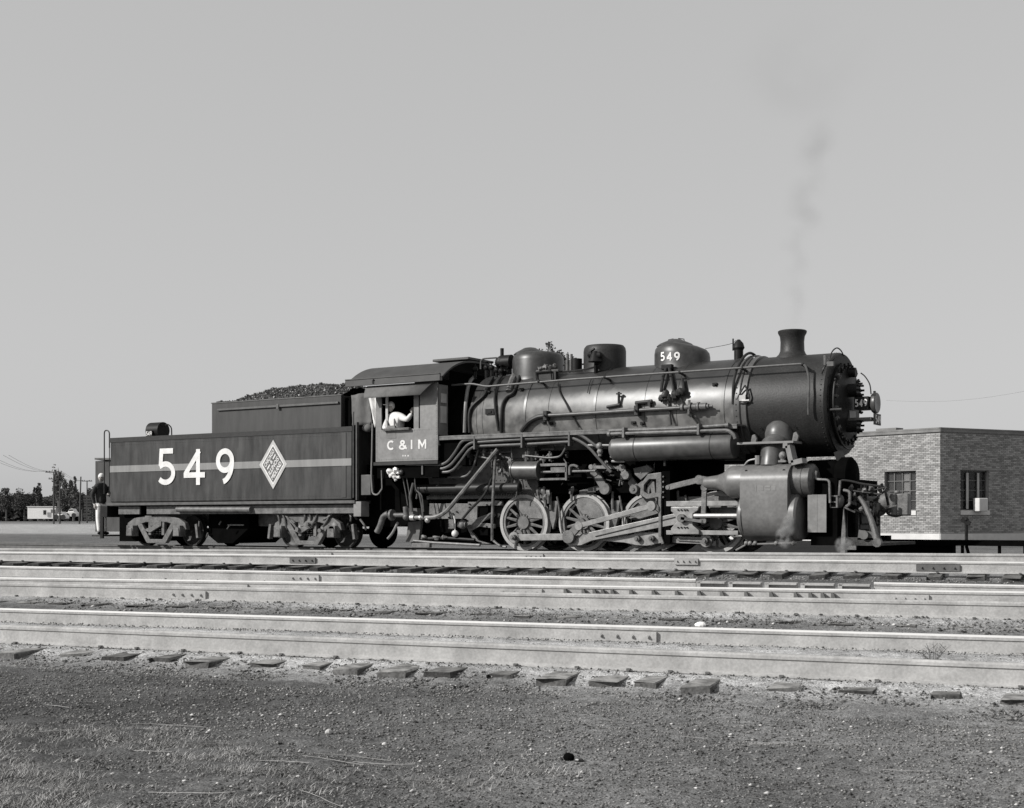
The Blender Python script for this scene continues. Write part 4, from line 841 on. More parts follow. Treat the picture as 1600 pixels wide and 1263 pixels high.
b=MB(); rivets(b,(XCR+0.04,YS-0.002,ZC0+0.05),(XCAB-0.04,YS-0.002,ZC0+0.05),26,0.013); rivets(b,(XCR+0.04,YS-0.002,ZBL-0.04),(XCAB-0.04,YS-0.002,ZBL-0.04),26,0.010); rivets(b,(XCAB-0.04,YS-0.002,ZC0+0.1),(XCAB-0.04,YS-0.002,ZCT-0.1),30,0.013); rivets(b,(XCR+0.04,YS-0.002,ZC0+0.1),(XCR+0.04,YS-0.002,ZBL-0.1),14,0.013)
build('rivet_rows',b,'cab_paint',cab,0,kind='stuff')
b=MB(); b.bx(XCR-0.05,XCAB+0.02,YS-0.03,YS+0.3,ZC0-0.09,ZC0-0.01); build('cab_sill_beam',b,'pipe_dark',cab,bevel=0.005)
# cab front wall, with windows
b=MB(); xf=XCAB-0.03
ya=YC-1.08
b.bx(xf-0.025,xf,YS+0.03,YS+0.12,2.70,ZCT); b.bx(xf-0.025,xf,YS+0.12,YS+0.56,3.62,ZCT+0.1); b.bx(xf-0.025,xf,YS+0.12,YS+0.56,2.70,3.0); b.bx(xf-0.025,xf,YS+0.56,YC-0.2,2.9,4.3)
b.bx(xf-0.025,xf,YC-0.2,YO-0.6,3.9,4.3); b.bx(xf-0.025,xf,YO-0.56,YO-0.03,2.7,4.0)
build('front_wall',b,'black_and_shade',cab)
b=MB(); p0=W(686,600,YS+0.02); 
b.bx(xf+0.004,xf+0.03,YS+0.0,YS+0.42,2.72,3.93); fw=build('front_window',b,'cab_paint',cab,bevel=0.01)
b=MB(); b.bx(xf+0.032,xf+0.045,YS+0.10,YS+0.34,3.02,3.42); build('pane',b,'curtain',fw)
b=MB(); b.bx(xf+0.032,xf+0.045,YS+0.12,YS+0.34,3.50,3.72); build('pane',b,'curtain',fw)
b=MB(); c=WX(717,650,XCAB+0.15); b.bx(c.x-0.02,c.x+0.02,c.y-0.10,c.y+0.10,c.z-0.20,c.z+0.24); build('gauge_glass',b,'tank_paint',cab,bevel=0.03)
b=MB(); c=WX(705,707,XCAB+0.05); b.bx(c.x-0.02,c.x+0.02,c.y-0.10,c.y+0.10,c.z-0.18,c.z+0.2); build('step_plate',b,'tank_paint',cab,bevel=0.01)
b=MB(); b.bx(XCR+0.0,XCAB,YS+0.06,YS+0.5,ZC0-0.4,ZC0-0.1); b.bx(XCAB-0.02,X_(735,26.2),26.0,28.6,2.0,2.66); build('cab_apron',b,'black_and_shade',cab)
# roof: arched sheet with hatch
XR0=X_(540,25.68); XR1=X_(688,25.68); n=28; hwid=YC-25.68
def roofz(y): 
    q=(y-YC)/hwid; return 4.0+0.56*max(0,(1-abs(q)**2.6))
vs=[];ov=0.0
for x in(XR0,XR1):
    for k in range(n+1):
        y=25.68+2*hwid*k/n; vs.append((x,y,roofz(y)+0.03))
    for k in range(n+1):
        y=25.68+2*hwid*k/n; vs.append((x,y,roofz(y)-0.015))
m2=n+1; fs=[]
for k in range(n): fs+=[(k,k+1,2*m2+k+1,2*m2+k),(m2+k,3*m2+k,3*m2+k+1,m2+k+1),(k,m2+k,m2+k+1,k+1),(2*m2+k,2*m2+k+1,3*m2+k+1,3*m2+k)]
fs+=[(0,2*m2,3*m2,m2),(n,m2+n,3*m2+n,2*m2+n)]
b=MB(); b.add(vs,fs); roof=build('cab_roof',b,'roof_paint',loco,30)
b=MB(); b.bx(XR0,XR1,25.66,25.70,3.985,4.16); b.bx(XR0,XR1,25.645,25.658,4.14,4.165); build('eave_strip',b,'roof_paint',roof,bevel=0.006)
xh0,xh1=X_(694,YC)+0.0,X_(728,YC)
b=MB(); b.bx(XR1-1.05,XR1+0.02,YC-0.55,YC+0.55,4.60,4.66); build('roof_hatch',b,'roof_paint',roof,bevel=0.01)
for px in(583,690):
    b=MB(); c=W(px,597 if px<600 else 592,25.66); b.box(c,(0.05,0.03,0.08)); b.sph(c+Vector((0.02,-.02,.05)),0.02,6,4); build('roof_hook',b,'black_iron',roof)
b=MB(); vs=[]; nn=8
xv0,xv1=X_(575,YS),X_(679,YS)
for x in(xv0,xv1):
    for k in range(nn+1):
        t=k/nn; vs.append((x+(0.12*t if x==xv0 else -0.20*t**2),YS-0.02-0.32*math.sin(t*1.15),3.99-0.30*t**1.4-0.02*t))
b=MB(); b.add(vs,[(k,k+1,nn+2+k,nn+1+k) for k in range(nn)]); v_=build('window_awning',b,'canvas_grey',loco,40); sm=v_.modifiers.new('solid','SOLIDIFY'); sm.thickness=0.015
# sliding window sash and armrest
b=MB(); x=X_(649,YS)
b.bx(X_(645,YS),X_(653,YS),YS+0.035,YS+0.06,ZBL,ZCT-0.22); sash=build('window_sash',b,'cab_paint',cab,bevel=0.004)
b=MB(); b.bx(X_(601,YS),X_(604.5,YS),YS+0.035,YS+0.06,ZBL,ZCT-0.22); build('window_sash',b,'curtain',cab)
b=MB(); b.bx(X_(601,YS),X_(642,YS),YS-0.09,YS+0.02,ZBL-0.03,ZBL+0.03); build('arm_rest',b,'tie_wood',cab,bevel=0.01)
b=MB()
zt0=Z_(630,702.5,YS); ht=Z_(630,688,YS)-zt0
for ch,pa,pb in(('C',604,615),('&',622.5,635),('I',641.5,645.5),('M',653,666)):
    xa_,xb_=X_(pa,YS),X_(pb,YS); wd=0.045; ws=((xb_-xa_)-wd)/(ht*max(0.05,GL[ch][1]-0.14)) if ch!='I' else 1
    b=MB(); glyph(b,ch,Vector((xa_+wd*0.3,YS-0.004,zt0)),EX,EZ,ht,wd,NY,0.003,ws); build('painted_letter',b,'white_paint',cab,0)
b=MB()
for px in(629,632.5,637): b.bx(X_(px,YS),X_(px+1.6,YS),YS-0.004,YS-0.001,Z_(px,713.5,YS),Z_(px,711.2,YS))
build('class_marks',b,'white_paint',cab,0)
# canvas curtain and gangway plate behind the cab
b=MB(); P=[W(549,618,26.2),W(577,613,26.2),W(584,664,26.2),W(549,665,26.2)]; nn=8; vs=[]
for i in range(nn+1):
    for j in range(nn+1):
        u,v=i/nn,j/nn; p=P[0].lerp(P[1],u).lerp(P[3].lerp(P[2],u),v); p.y+=0.04*math.sin(u*9+v*2)+0.03*noise.noise(p*3); vs.append(p)
b.add(vs,[(i*(nn+1)+j,(i+1)*(nn+1)+j,(i+1)*(nn+1)+j+1,i*(nn+1)+j+1) for i in range(nn) for j in range(nn)])
o=build('gangway_curtain',b,'canvas_grey',loco,60); o.modifiers.new('s','SOLIDIFY').thickness=0.02
b=MB(); P=[W(574,615,25.98),W(590,614,25.98),W(596,668,25.98),W(586,668,25.98)]; vs=[]
for i in range(nn+1):
    for j in range(nn+1):
        u,v=i/nn,j/nn; p=P[0].lerp(P[1],u).lerp(P[3].lerp(P[2],u),v); p.y+=0.035*math.sin(u*12+v*3); vs.append(p)
b.add(vs,[(i*(nn+1)+j,(i+1)*(nn+1)+j,(i+1)*(nn+1)+j+1,i*(nn+1)+j+1) for i in range(nn) for j in range(nn)])
o=build('side_curtain',b,'canvas_white',loco,60); o.modifiers.new('s','SOLIDIFY').thickness=0.02
b=MB(); b.sph(W(574,669,26.1),0.13,10,7,(1.2,0.7,0.8)); build('canvas_roll',b,'canvas_grey',loco)
b=MB(); b.tube(rnd([W(582,662,YS),W(581,715,YS),W(580,745,YS),W(582,772,YS),W(590,774,YS),W(597,764,YS)],0.15),0.020,7); b.tube([W(597,764,YS),W(596,735,YS)],0.014,6); build('cab_grab_iron',b,'cab_paint',loco)
# dark cab underside, step hangers and hoses between engine and tender
b=MB(); b.bx(X_(556,26.6),X_(650,26.6),26.45,28.3,0.55,2.1); build('cab_bracket',b,'black_and_shade',loco)
b=MB(); c=W(572,756,25.95); b.bx(c.x-0.16,c.x+0.14,25.95,26.1,c.z-0.28,c.z+0.22); build('tool_box',b,'tank_paint',loco,bevel=0.01)
b=MB(); b.tube([W(589,832,26.0),W(594,822,26.0),W(599,808,26.0),W(607,803,26.0)],0.075,12,smooth=5); build('injector_hose',b,'dusty_iron',loco)
b=MB(); b.cyl(W(608,805,26.0),W(634,805,26.0),0.055,12); b.cyl(W(611,805,26.0),W(614,805,26.0),0.14,12); b.cyl(W(634,792,26.0),W(635,808,26.0),0.07,10); b.sph(W(635,808,26.0),0.09,10,6); build('injector',b,'dusty_iron',loco)
b=MB(); b.tube([W(606,842,26.1),W(614,832,26.1),W(622,816,26.1)],0.035,8,smooth=4); build('drain_hose',b,'cab_paint',loco)
tw=MB(); car=[]; 
for pts,r_ in (([(629,745),(634,770),(637,790)],0.014),([(635,745),(640,775),(640,800)],0.014),([(646,755),(641,775),(642,785),(644,800)],0.035),([(655,770),(659,790),(661,808)],0.024),([(648,745),(650,765),(659,775),(662,800)],0.016)):
    b=MB(); b.tube([W(px,py,26.0) for px,py in pts],r_,7,smooth=4); build('feed_hose',b,'pipe_grey',loco)
b=MB(); b.bx(X_(632,26.2),X_(652,26.2),26.2,26.4,0.75,1.0); b.prism([(X_(630,26.3),0.18),(X_(650,26.3),0.18),(X_(654,26.3),0.70),(X_(634,26.3),0.66)],26.4,26.5); build('step_hanger',b,'rail_dark',loco)
b=MB(0.45)
for px,py,r_ in((609,737,.09),(615,741,.06),(619,735,.09),(622,739,.05),(617,746,.06),(623,746,.05),(611,743,.06),(618,750,.04)): b.sph(W(px,py,25.9),r_,8,6,(1,1,.8))
build('valve_lagging',b,'cloth_white',loco)
# sill pipes running along the running board
def wp(name,pts,r,m,Y,rr=0.12):
    b=MB(); b.tube(rnd([W(px,py,Y) for px,py in pts],rr),r,8); build(name,b,m,loco)
wp('running_pipe',[(634,726),(696,727),(713,705),(722,688),(870,678),(905,677),(930,696),(938,702)],0.036,'pipe_grey',25.95,0.3)
wp('running_pipe',[(638,732),(700,733),(720,708),(733,692),(860,684),(895,683),(920,698),(935,716),(955,738)],0.036,'pipe_grey',25.98,0.3)
wp('running_pipe',[(632,738),(706,738),(721,720),(736,698),(830,694),(898,690)],0.034,'pipe_grey',26.02,0.25)
wp('running_pipe',[(630,745),(675,745)],0.030,'pipe_grey',26.0)
wp('running_pipe',[(700,746),(730,745),(740,730),(748,700)],0.030,'pipe_grey',26.2,0.25)
wp('running_pipe',[(715,732),(729,718),(733,700)],0.045,'pipe_grey',26.1,0.2)
for px in(742,816,890,661):
    b=MB(); b.bx(X_(px,25.93)-0.02,X_(px,25.93)+0.02,25.89,26.05,(2.36 if px>700 else 1.80),(2.66 if px>700 else 2.12)); build('pipe_clamp',b,'pipe_grey',loco)
b=MB(); b.sph(W(627,738,25.9),0.06,8,6); build('pipe_union',b,'pipe_grey',loco)
# running boards
XB0=XCAB+0.0; XB1=X_(1152,25.92)
for sgn in(0,1):
    y0,y1=(25.90,26.45) if not sgn else (2*YC-26.45,2*YC-25.90)
    b=MB(); b.bx(XB0,XB1,y0,y1,2.665,2.70); b.bx(XB0,XB1,y0 if not sgn else y1-0.02,y0+0.02 if not sgn else y1,2.60,2.663); build('running_board',b,'dusty_iron',loco,bevel=0.004)
b=MB(); b.tube([W(952,673.5,25.86),W(1060,670,25.86),W(1136,664.5,25.86)],0.036,8); b.cyl(W(1134,665,25.86),W(1139,664.5,25.86),0.055,10); build('air_pipe',b,'dusty_iron',loco)
b=MB(); b.tube(rnd([W(951,678.5,25.80),W(1060,675,25.80),W(1138,672.5,25.80),W(1147,680,25.80),W(1149,686,25.80)],0.15),0.040,8); b.cyl(W(950,678.5,25.8),W(954,678.5,25.8),0.06,10); build('air_pipe',b,'dusty_iron',loco)
for px,py in((974,676),(1091,671)):
    b=MB(); c=W(px,py,25.76); b.bx(c.x-0.025,c.x+0.025,25.74,25.92,c.z-0.11,c.z+0.11); build('pipe_clamp',b,'dusty_iron',loco)
# air reservoirs
rz=2.27; ra=X_(954,25.98); rb=X_(1147,25.98)
for yy in(26.06,2*YC-26.06):
    b=MB(); b.lathe([(0,ra),(0.20,ra+0.01),(0.275,ra+0.08),(0.285,ra+0.12),(0.285,rb-0.06),(0.27,rb-0.01),(0,rb)],(0,yy,rz),'X',40); tk=build('air_reservoir',b,'tank_paint',loco)
    b=MB()
    for px in(989,1108): x=X_(px,25.78); b=MB(); b.lathe([(0.286,x-0.012),(0.290,x),(0.286,x+0.012)],(0,yy,rz),'X',40); build('reservoir_band',b,'pipe_dark',tk)
    b=MB(); b.cyl((X_(1039,yy),yy,rz-0.27),(X_(1039,yy),yy,rz-0.40),0.03,8); build('drain_cock',b,'pipe_dark',tk)
b=MB(); b.tube([W(919,696,25.95),W(952,696,25.95)],0.026,8); b.sph(W(937,697,25.95),0.08,10,6); b.tube([W(937,697,25.95),W(937.5,713,25.95)],0.045,8); b.sph(W(937.5,706,25.95),0.07,8,6); build('drain_valve',b,'cab_paint',loco)
for pts in ([(954,714),(975,716)],[(956,721),(976,721)]): wp('reservoir_pipe',pts,0.028,'cab_paint',26.0)
# steam pipe from smokebox to valve chest, side bracket and front step bracket
b=MB(); c=W(1214,676,YC-1.02); b.lathe([(0.30,c.z-0.3),(0.30,c.z),(0.26,c.z+0.14),(0.16,c.z+0.24),(0,c.z+0.28)],(c.x,YC-0.88,0),'Z',24)
t0=W(1208,696,YC-1.15); t1=W(1204,730,YC-1.25); b.tube([(c.x,YC-0.9,c.z-0.2),t0,t1],[0.28,0.25,0.22],18); build('steam_pipe',b,'tank_paint',loco,50)
b=MB(); q=MB(); c2=Vector((c.x,YC-0.99,c.z+0.02))
for k in range(9):
    a=PI*k/8; rivets(b,c2+Vector((0.40*math.cos(a),-0.0,0.36*math.sin(a)-0.05)),c2+Vector((0.40*math.cos(a)+0.001,0,0.36*math.sin(a)-0.05)),2,0.02)
build('flange_bolts',b,'black_iron',loco,0)
b=MB(); b.bx(X_(1152,25.92),X_(1240,25.92),25.90,26.4,Z_(1200,693.5,25.9),Z_(1200,690,25.9)); build('front_running_board',b,'cab_paint',loco,bevel=0.004)
y=25.92; P=[W(1227,697,y),W(1234,697,y),W(1240,724,y),W(1257,720,y)]
b=MB()
for a_,b_ in((0,1),(1,2),(2,3)): b.slab(P[a_],P[b_],0.05,0.28)
build('step_bracket',b,'cab_paint',loco)
for px,py in((1242,680),(1177,684)):
    b=MB(); c=W(px,py,26.15); b.prism([(c.x-0.07,c.z-0.13),(c.x+0.05,c.z-0.13),(c.x+0.08,c.z-0.02),(c.x+0.03,c.z+0.07),(c.x-0.03,c.z+0.05)],26.15,26.22); build('board_bracket',b,'dusty_iron',loco,bevel=0.01)
b=MB(); P=[W(1310,706,YC-0.4),W(1317,727,YC-0.4),W(1329,725,YC-0.4)]
for a_,b_ in((0,1),(1,2)): b.slab(P[a_],P[b_],0.06 if a_==0 else 0.04,0.25)
build('front_step',b,'black_iron',loco)
# smokebox saddle
b=MB(); x=c.x; b.bx(x-0.45,x+0.5,YC-0.55,YC+0.55,1.0,2.25); b.bx(x-0.6,XF-0.1,YC-0.5,YC+0.5,0.5,1.2); build('saddle',b,'black_and_shade',loco)
# cylinders and valve chests, both sides
xc0=X_(1158,25.75); xc1=X_(1232,25.75)
for sgn in(1,-1):
    Y=lambda v: v if sgn==1 else 2*YC-v
    yc_=26.16; vz=1.50; cz=0.80; rv=0.36; rc=0.52
    b=MB(); prof_=[]
    # wrapped jacket: rounded top (valve), flat side, rounded bottom (cylinder)
    pr=[(Y(yc_+0.38),vz+rv-0.02)]
    for a in range(90,181,10): pr.append((Y(yc_+rc*0.92*math.cos(R(a))*1.0),vz+rv*math.sin(R(a))))
    for a in range(180,271,10): pr.append((Y(yc_+rc*0.92*math.cos(R(a))),cz+rc*math.sin(R(a))))
    pr.append((Y(yc_+0.38),cz-rc))
    m3=len(pr); vs=[(xx,y_,z_) for xx in(xc0,xc1) for y_,z_ in pr]
    b.add(vs,[(j,j+1,m3+j+1,m3+j) for j in range(m3-1)]+[tuple(range(m3)),tuple(range(2*m3-1,m3-1,-1))])
    cyl=build('cylinder_block',b,'cylinder_jacket',loco,50)
    b=MB(); L0=X_(1135,Y(yc_)) if sgn==1 else X_(1150,26.1)
    L0=xc0-0.42
    b.lathe([(0.10,L0-0.55),(0.12,L0-0.5),(0.15,L0-0.25),(0.20,L0-0.10),(0.30,L0+0.02),(0.335,L0+0.1),(0.335,xc0+0.05)],(0,Y(yc_-0.06),vz),'X',32); build('valve_chest_rear',b,'cylinder_jacket',cyl,50)
    b=MB(); b.lathe([(0.345,xc1-0.02),(0.345,xc1+0.22),(0.335,xc1+0.225),(0.335,xc1+0.24),(0.345,xc1+0.245),(0.345,xc1+0.38),(0.30,xc1+0.42),(0,xc1+0.43)],(0,Y(yc_-0.02),vz),'X',36); build('valve_chest_cover',b,'pipe_grey',cyl,40)
    b=MB(); b.lathe([(0,xc0-0.10),(0.44,xc0-0.09),(0.50,xc0-0.04),(0.50,xc0+0.02)],(0,Y(yc_),cz),'X',40); build('cylinder_cover',b,'cylinder_jacket',cyl,40); b=MB(); b.lathe([(0.50,xc1-0.02),(0.50,xc1+0.12),(0.46,xc1+0.16),(0,xc1+0.20)],(0,Y(yc_+0.02),cz),'X',40); build('cylinder_cover',b,'cylinder_jacket',cyl,40)
    if sgn==1:
        for (xa_,xb_,ya_,yb_) in((1180,1182,758,768),(1186,1193,759,767),(1195,1203,759,762),(1195,1203,764,767),(1205,1212,760,767)):
            b=MB(); Yc_=yc_-rc*0.92-0.004; b.bx(X_(xa_,Yc_),X_(xb_,Yc_),Yc_,Yc_+0.006,Z_(1195,yb_,Yc_),Z_(1195,ya_,Yc_)); build('worn_mark',b,'cab_paint',cyl,0)
        b=MB(); b.tube([W(1150,860,25.9),W(1166,851,25.85),W(1245,848.5,25.85)],0.02,6)
        for px in(1166,1172,1180,1213,1240): b.sph(W(px,849,25.85),0.05,8,6)
        build('cylinder_cocks',b,'cab_paint',cyl)
        for px,py in((1168,736.5),(1227,735.5)):
            b=MB(); c=W(px,py,25.85); b.cyl(c,c+Vector((0,-0.08,0)),0.03,8); build('oil_plug',b,'black_iron',cyl)
        b=MB(); b.tube([W(1163,728,26.0),W(1170,720,26.0),W(1184,717,26.0)],0.02,6,smooth=4); b.cyl(W(1184,712,26.0),W(1184,726,26.0),0.06,8); build('oil_line',b,'cab_paint',cyl); b=MB(); b.cyl(W(1223,707,26.0),W(1223,722,26.0),0.05,8); b.sph(W(1223,712,26.0),0.085,8,6); b.box(W(1223,721,26.0),(0.16,0.1,0.04)); build('relief_valve',b,'cab_paint',cyl)
# frame
b=MB(); b.bx(X_(668,26.8),XF+0.3,YC-0.52,YC-0.42,0.55,1.10); b.bx(X_(668,26.8),XF+0.3,YC+0.42,YC+0.52,0.55,1.10); build('main_frame',b,'pipe_dark',loco)
b=MB(); b.bx(X_(640,26.9),X_(1046,26.9),YC-0.40,YC+0.40,0.12,2.3); b.bx(X_(838,26.5)-0.1,X_(1046,26.5),YC-0.75,YC+0.75,1.32,2.35); b.bx(X_(1060,26.5),X_(1095,26.5),YC-0.4,YC+0.4,1.25,2.3); build('added_frame_filler',b,'black_and_shade',loco)  # black filler added between the frames to keep the wheel gaps dark
YF=26.85
def poly_part(name,pts,Y,th,m,label=None,bev=0.006):
    b=MB(); P=[W(px,py,Y) for px,py in pts]; b.prism([(p.x,p.z) for p in P],Y,Y+th); return build(name,b,m,loco,0,bevel=bev)
poly_part('trailing_frame',[(671,787),(731,787),(731,784),(775,782),(784,783),(784,790),(746,791),(745,815),(735,816),(728,811),(670,811)],26.6,0.08,'gear_grey')
poly_part('trailing_frame',[(739,812),(770,800),(772,806),(752,817),(772,819),(772,826),(748,823),(736,830),(748,845),(766,850),(752,850),(738,842),(726,818)],26.58,0.08,'gear_grey')
poly_part('frame_bracket',[(700,812),(709,812),(709,827),(700,827)],26.5,0.08,'gear_grey')
for px,py in((702,809),(708,803),(714,800),(734,788),(734,793),(761,789),(761,823)):
    b=MB(); c=W(px,py,26.59); b.cyl(c,c+Vector((0,-0.03,0)),0.02,6); build('frame_bolt',b,'black_iron',loco)
b=MB(); c=W(711,834,26.4); b.sph(c,0.085,12,8); b.tube([c,c+Vector((0,0,0.3)),c+Vector((-0.03,0,0.42))],0.016,6); build('signal_ball',b,'white_paint',loco)
b=MB(); c=W(723,820,26.4); b.sph(c,0.11,10,6); b.cyl(c+Vector((-.12,0,0)),c+Vector((.1,0,0)),0.07,10); build('strainer',b,'dusty_iron',loco)
wp('brake_rod',[(646,845),(675,848),(750,852)],0.032,'gear_grey',26.3)
b=MB(); p0,p1=W(645,841,26.25),W(673,849,26.25); b.bx(p0.x,p1.x,26.2,26.3,0.05,0.16); build('brake_cylinder_end',b,'gear_grey',loco,bevel=0.01)
wp('ash_pan_lever',[(660,842),(700,841),(742,844)],0.04,'black_iron',26.45)
for px in(662,682,694): 
    b=MB(0.8); b.sph(W(px,840,26.4),0.06,8,6,(1.6,1,.8)); build('pan_knob',b,'dusty_iron',loco)
wp('delivery_pipe',[(644,809),(690,809),(740,748),(778,702)],0.052,'gear_grey',26.05,0.35)
wp('delivery_pipe',[(722,812),(735,796),(760,772),(772,736),(768,728)],0.03,'pipe_dark',26.25,0.3)
wp('drain_pipe',[(774,712),(771,765),(769,815),(769,845)],0.034,'gear_grey',26.1)
wp('drain_pipe',[(771,845),(780,853),(791,855)],0.03,'gear_grey',26.3)
b=MB(); b.cyl(W(642,809,26.05),W(648,809,26.05),0.075,10); b.cyl(W(656,809,26.05),W(659,809,26.05),0.065,10); b.sph(W(668,813,26.05),0.07,8,6); build('pipe_union',b,'bright_metal',loco)
for pts in ([(731,710),(760,716),(782,720)],[(746,700),(770,703),(790,716),(801,718)],[(781,710),(801,719)],[(744,698),(800,697),(840,697)],[(740,705),(765,708),(800,706)],[(784,720),(786,745)],[(799,700),(801,725)],[(820,712),(858,716),(876,714),(884,700),(883,692)],[(846,702),(866,702)],[(866,695),(885,695)],[(842,722),(862,707)],[(880,716),(888,728)]):
    wp('control_rod',pts,random.choice([0.014,0.02,0.024]),random.choice(['dusty_iron','pipe_grey','gear_grey']),26.2+random.uniform(-.05,.15),0.1)
for px,py,r_ in((757,705,.07),(770,712,.09),(797,722,.07),(823,715,.08),(832,718,.06),(838,712,.06),(826,706,.05),(850,718,.06),(860,713,.07),(735,716,.10),(781,736,.07)):
    b=MB(0.9); c=W(px,py,26.2); b.sph(c,r_,8,6,(1,0.7,1)); b.cyl(c+Vector((0,-.02,-r_*1.6)),c+Vector((0,-.02,r_*1.6)),r_*0.4,8); build('valve_fitting',b,random.choice(['dusty_iron','pipe_grey','pipe_dark']),loco)
# power reverse
b=MB(); b.cyl(W(804,735,26.2),W(843,735,26.2),0.205,24); b.cyl(W(803,735,26.2),W(805,735,26.2),0.22,24); b.cyl(W(842,735,26.2),W(845,735,26.2),0.225,24); pw=build('power_reverse',b,'tank_paint',loco)
p0,p1=W(845,738,26.15),W(888,738,26.15)
b=MB(); z=p0.z; b.bx(p0.x,p1.x,26.1,26.2,z+0.13,z+0.19); b.bx(p0.x,p1.x,26.1,26.2,z-0.19,z-0.14); b.bx(p0.x+0.3,p1.x-0.02,26.08,26.13,z-0.02,z+0.10); b.bx(p1.x-0.05,p1.x,26.08,26.2,z-0.2,z+0.2); b.tube([(p0.x,26.15,z),(p1.x+0.7,26.15,z)],0.03,8); build('reverse_guide',b,'gear_grey',pw,bevel=0.005)
b=MB(); b.tube(rnd([W(890,742,26.1),W(890,728,26.1),W(898,727,26.1),W(903,730,26.1)],0.1),0.03,7); build('reverse_pipe',b,'gear_grey',pw)
# valve gear -------------------------------------------------------------------------
def bar(name,p,q,hw,th,Y,m='rod_steel',ends=None):
    b=MB(); A=W(p[0],p[1],Y); B=W(q[0],q[1],Y); b.slab(A,B,hw,th)
    for c,r_ in((A,ends[0]),(B,ends[1])) if ends else ():
        b.cyl(c+Vector((0,-th*0.7,0)),c+Vector((0,th*0.7,0)),r_,20)
    return build(name,b,m,loco,40,bevel=0.006)
YRD=26.32
bar('side_rod',(804,840),(889,839),0.075,0.07,YRD+0.06,'rod_steel',(0.13,0.15))
bar('side_rod',(889,839),(998,842),0.070,0.07,YRD+0.06,'rod_steel',(0.15,0.15))
bar('side_rod',(1018,842),(1104,845),0.075,0.07,YRD+0.06,'rod_steel',(0.15,0.14))
poly_part('rod_knuckle',[(948,846),(985,836),(1000,832),(1028,832),(1040,840),(1036,848),(1010,853),(994,852),(975,848)],YRD+0.0,0.08,'rod_steel')
for px,py in((804,840),(889,839),(998,842),(1020,841.5),(1104,845)):
    b=MB(); c=W(px,py,YRD); b.cyl(c+Vector((0,-0.10,0)),c+Vector((0,0.25,0)),0.065,16); b.cyl(c+Vector((0,-0.13,0)),c+Vector((0,-0.1,0)),0.035,6); build('crank_pin',b,'dusty_iron',loco,30,bevel=0.006)
poly_part('main_rod',[(893,853),(896,845),(905,838),(912,834),(1066,800),(1070,806),(1070,817),(924,845),(908,852)],YRD-0.12,0.09,'rod_steel')
poly_part('main_rod_channel',[(930,837.5),(1060,806),(1060,808),(930,839.5)],YRD-0.135,0.012,'pipe_dark')
bar('eccentric_rod',(905,822),(1018,791),0.055,0.06,YRD-0.22,'rod_steel',(0.10,0.11))
bar('eccentric_crank',(889,839),(908,818),0.09,0.07,YRD-0.18,'dusty_iron',(0.15,0.12))
poly_part('counter_link',[(966,803),(1000,790),(1022,795),(1029,802),(1000,812),(985,806),(968,810)],YRD+0.05,0.06,'gear_grey')
# link support frame (hexagonal opening) and yoke
P=[(1001,757),(1012,741),(1033,738),(1034,776),(1010,780),(1000,773)]; Pi=[(1006,758),(1014,749),(1025,749),(1025,770),(1012,772),(1006,768)]
Yk=26.2; b=MB(); A=[W(px,py,Yk) for px,py in P]; I=[W(px,py,Yk) for px,py in Pi]; n6=6
vs=[p for p in A]+[p for p in I]+[p+Vector((0,0.12,0)) for p in A]+[p+Vector((0,0.12,0)) for p in I]
fs=[(i,(i+1)%6,6+(i+1)%6,6+i) for i in range(6)]+[(12+i,18+i,18+(i+1)%6,12+(i+1)%6) for i in range(6)]+[(i,12+i,12+(i+1)%6,(i+1)%6) for i in range(6)]+[(6+i,6+(i+1)%6,18+(i+1)%6,18+i) for i in range(6)]
b.add(vs,fs); build('link_frame',b,'gear_grey',loco,0,bevel=0.01)
poly_part('expansion_link',[(1010,772),(1012,760),(1017,750),(1022,752),(1024,770),(1018,772),(1016,762),(1014,772)],26.28,0.08,'gear_grey')
b=MB(); b.bx(X_(1034,26.2),X_(1046,26.2),26.22,28.5,Z_(1040,850,26.2),Z_(1040,736,26.2)); build('guide_yoke',b,'black_and_shade',loco)
b=MB(); b.bx(X_(1030,26.2),X_(1034,26.2),26.16,26.3,Z_(1032,838,26.2),Z_(1032,772,26.2)); b.slab(W(1032,836,26.22),W(1037,850,26.22),0.03,0.1); build('yoke_edge',b,'gear_grey',loco,bevel=0.004)
for k in range(5):
    b=MB(); c=W(1037,745+k*8,26.21); b.cyl(c,c+Vector((0,-0.03,0)),0.02,6); build('yoke_bolt',b,'dusty_iron',loco)
poly_part('lifting_arm',[(981,755),(986,744),(996,757),(1008,748),(1002,768),(996,776),(988,768)],26.35,0.07,'dusty_iron')
for px,py,r_ in((978,743,.10),(992,765,.10)):
    b=MB(); c=W(px,py,26.3); b.cyl(c+Vector((0,-.08,0)),c+Vector((0,.1,0)),r_,18); b.cyl(c+Vector((0,-.10,0)),c+Vector((0,-.08,0)),r_*0.35,10); build('link_pin',b,'gear_grey',loco,30,bevel=0.006)
poly_part('link_bracket',[(989,732),(1012,727),(1020,733),(1010,742),(1001,750),(992,742)],26.3,0.12,'dusty_iron')
bar('reach_rod',(924,730),(972,731),0.035,0.04,26.25,'gear_grey',(0.06,0.08))
bar('reach_rod',(972,731),(978,743),0.06,0.05,26.22,'gear_grey',(0.08,0.09))
bar('spring_hanger',(930,738),(946,764),0.09,0.08,26.45,'dusty_iron',(0.10,0.13))
poly_part('spring_beam',[(905,767),(940,757),(946,762),(930,768),(905,774)],26.6,0.08,'dusty_iron')
bar('radius_rod',(1044,762),(1093,750),0.06,0.06,26.25,'gear_grey',(0.05,0.10))
poly_part('valve_crosshead',[(1090,746),(1098,744),(1128,752),(1140,748),(1140,762),(1126,766),(1102,760),(1092,756)],26.15,0.18,'dusty_iron')
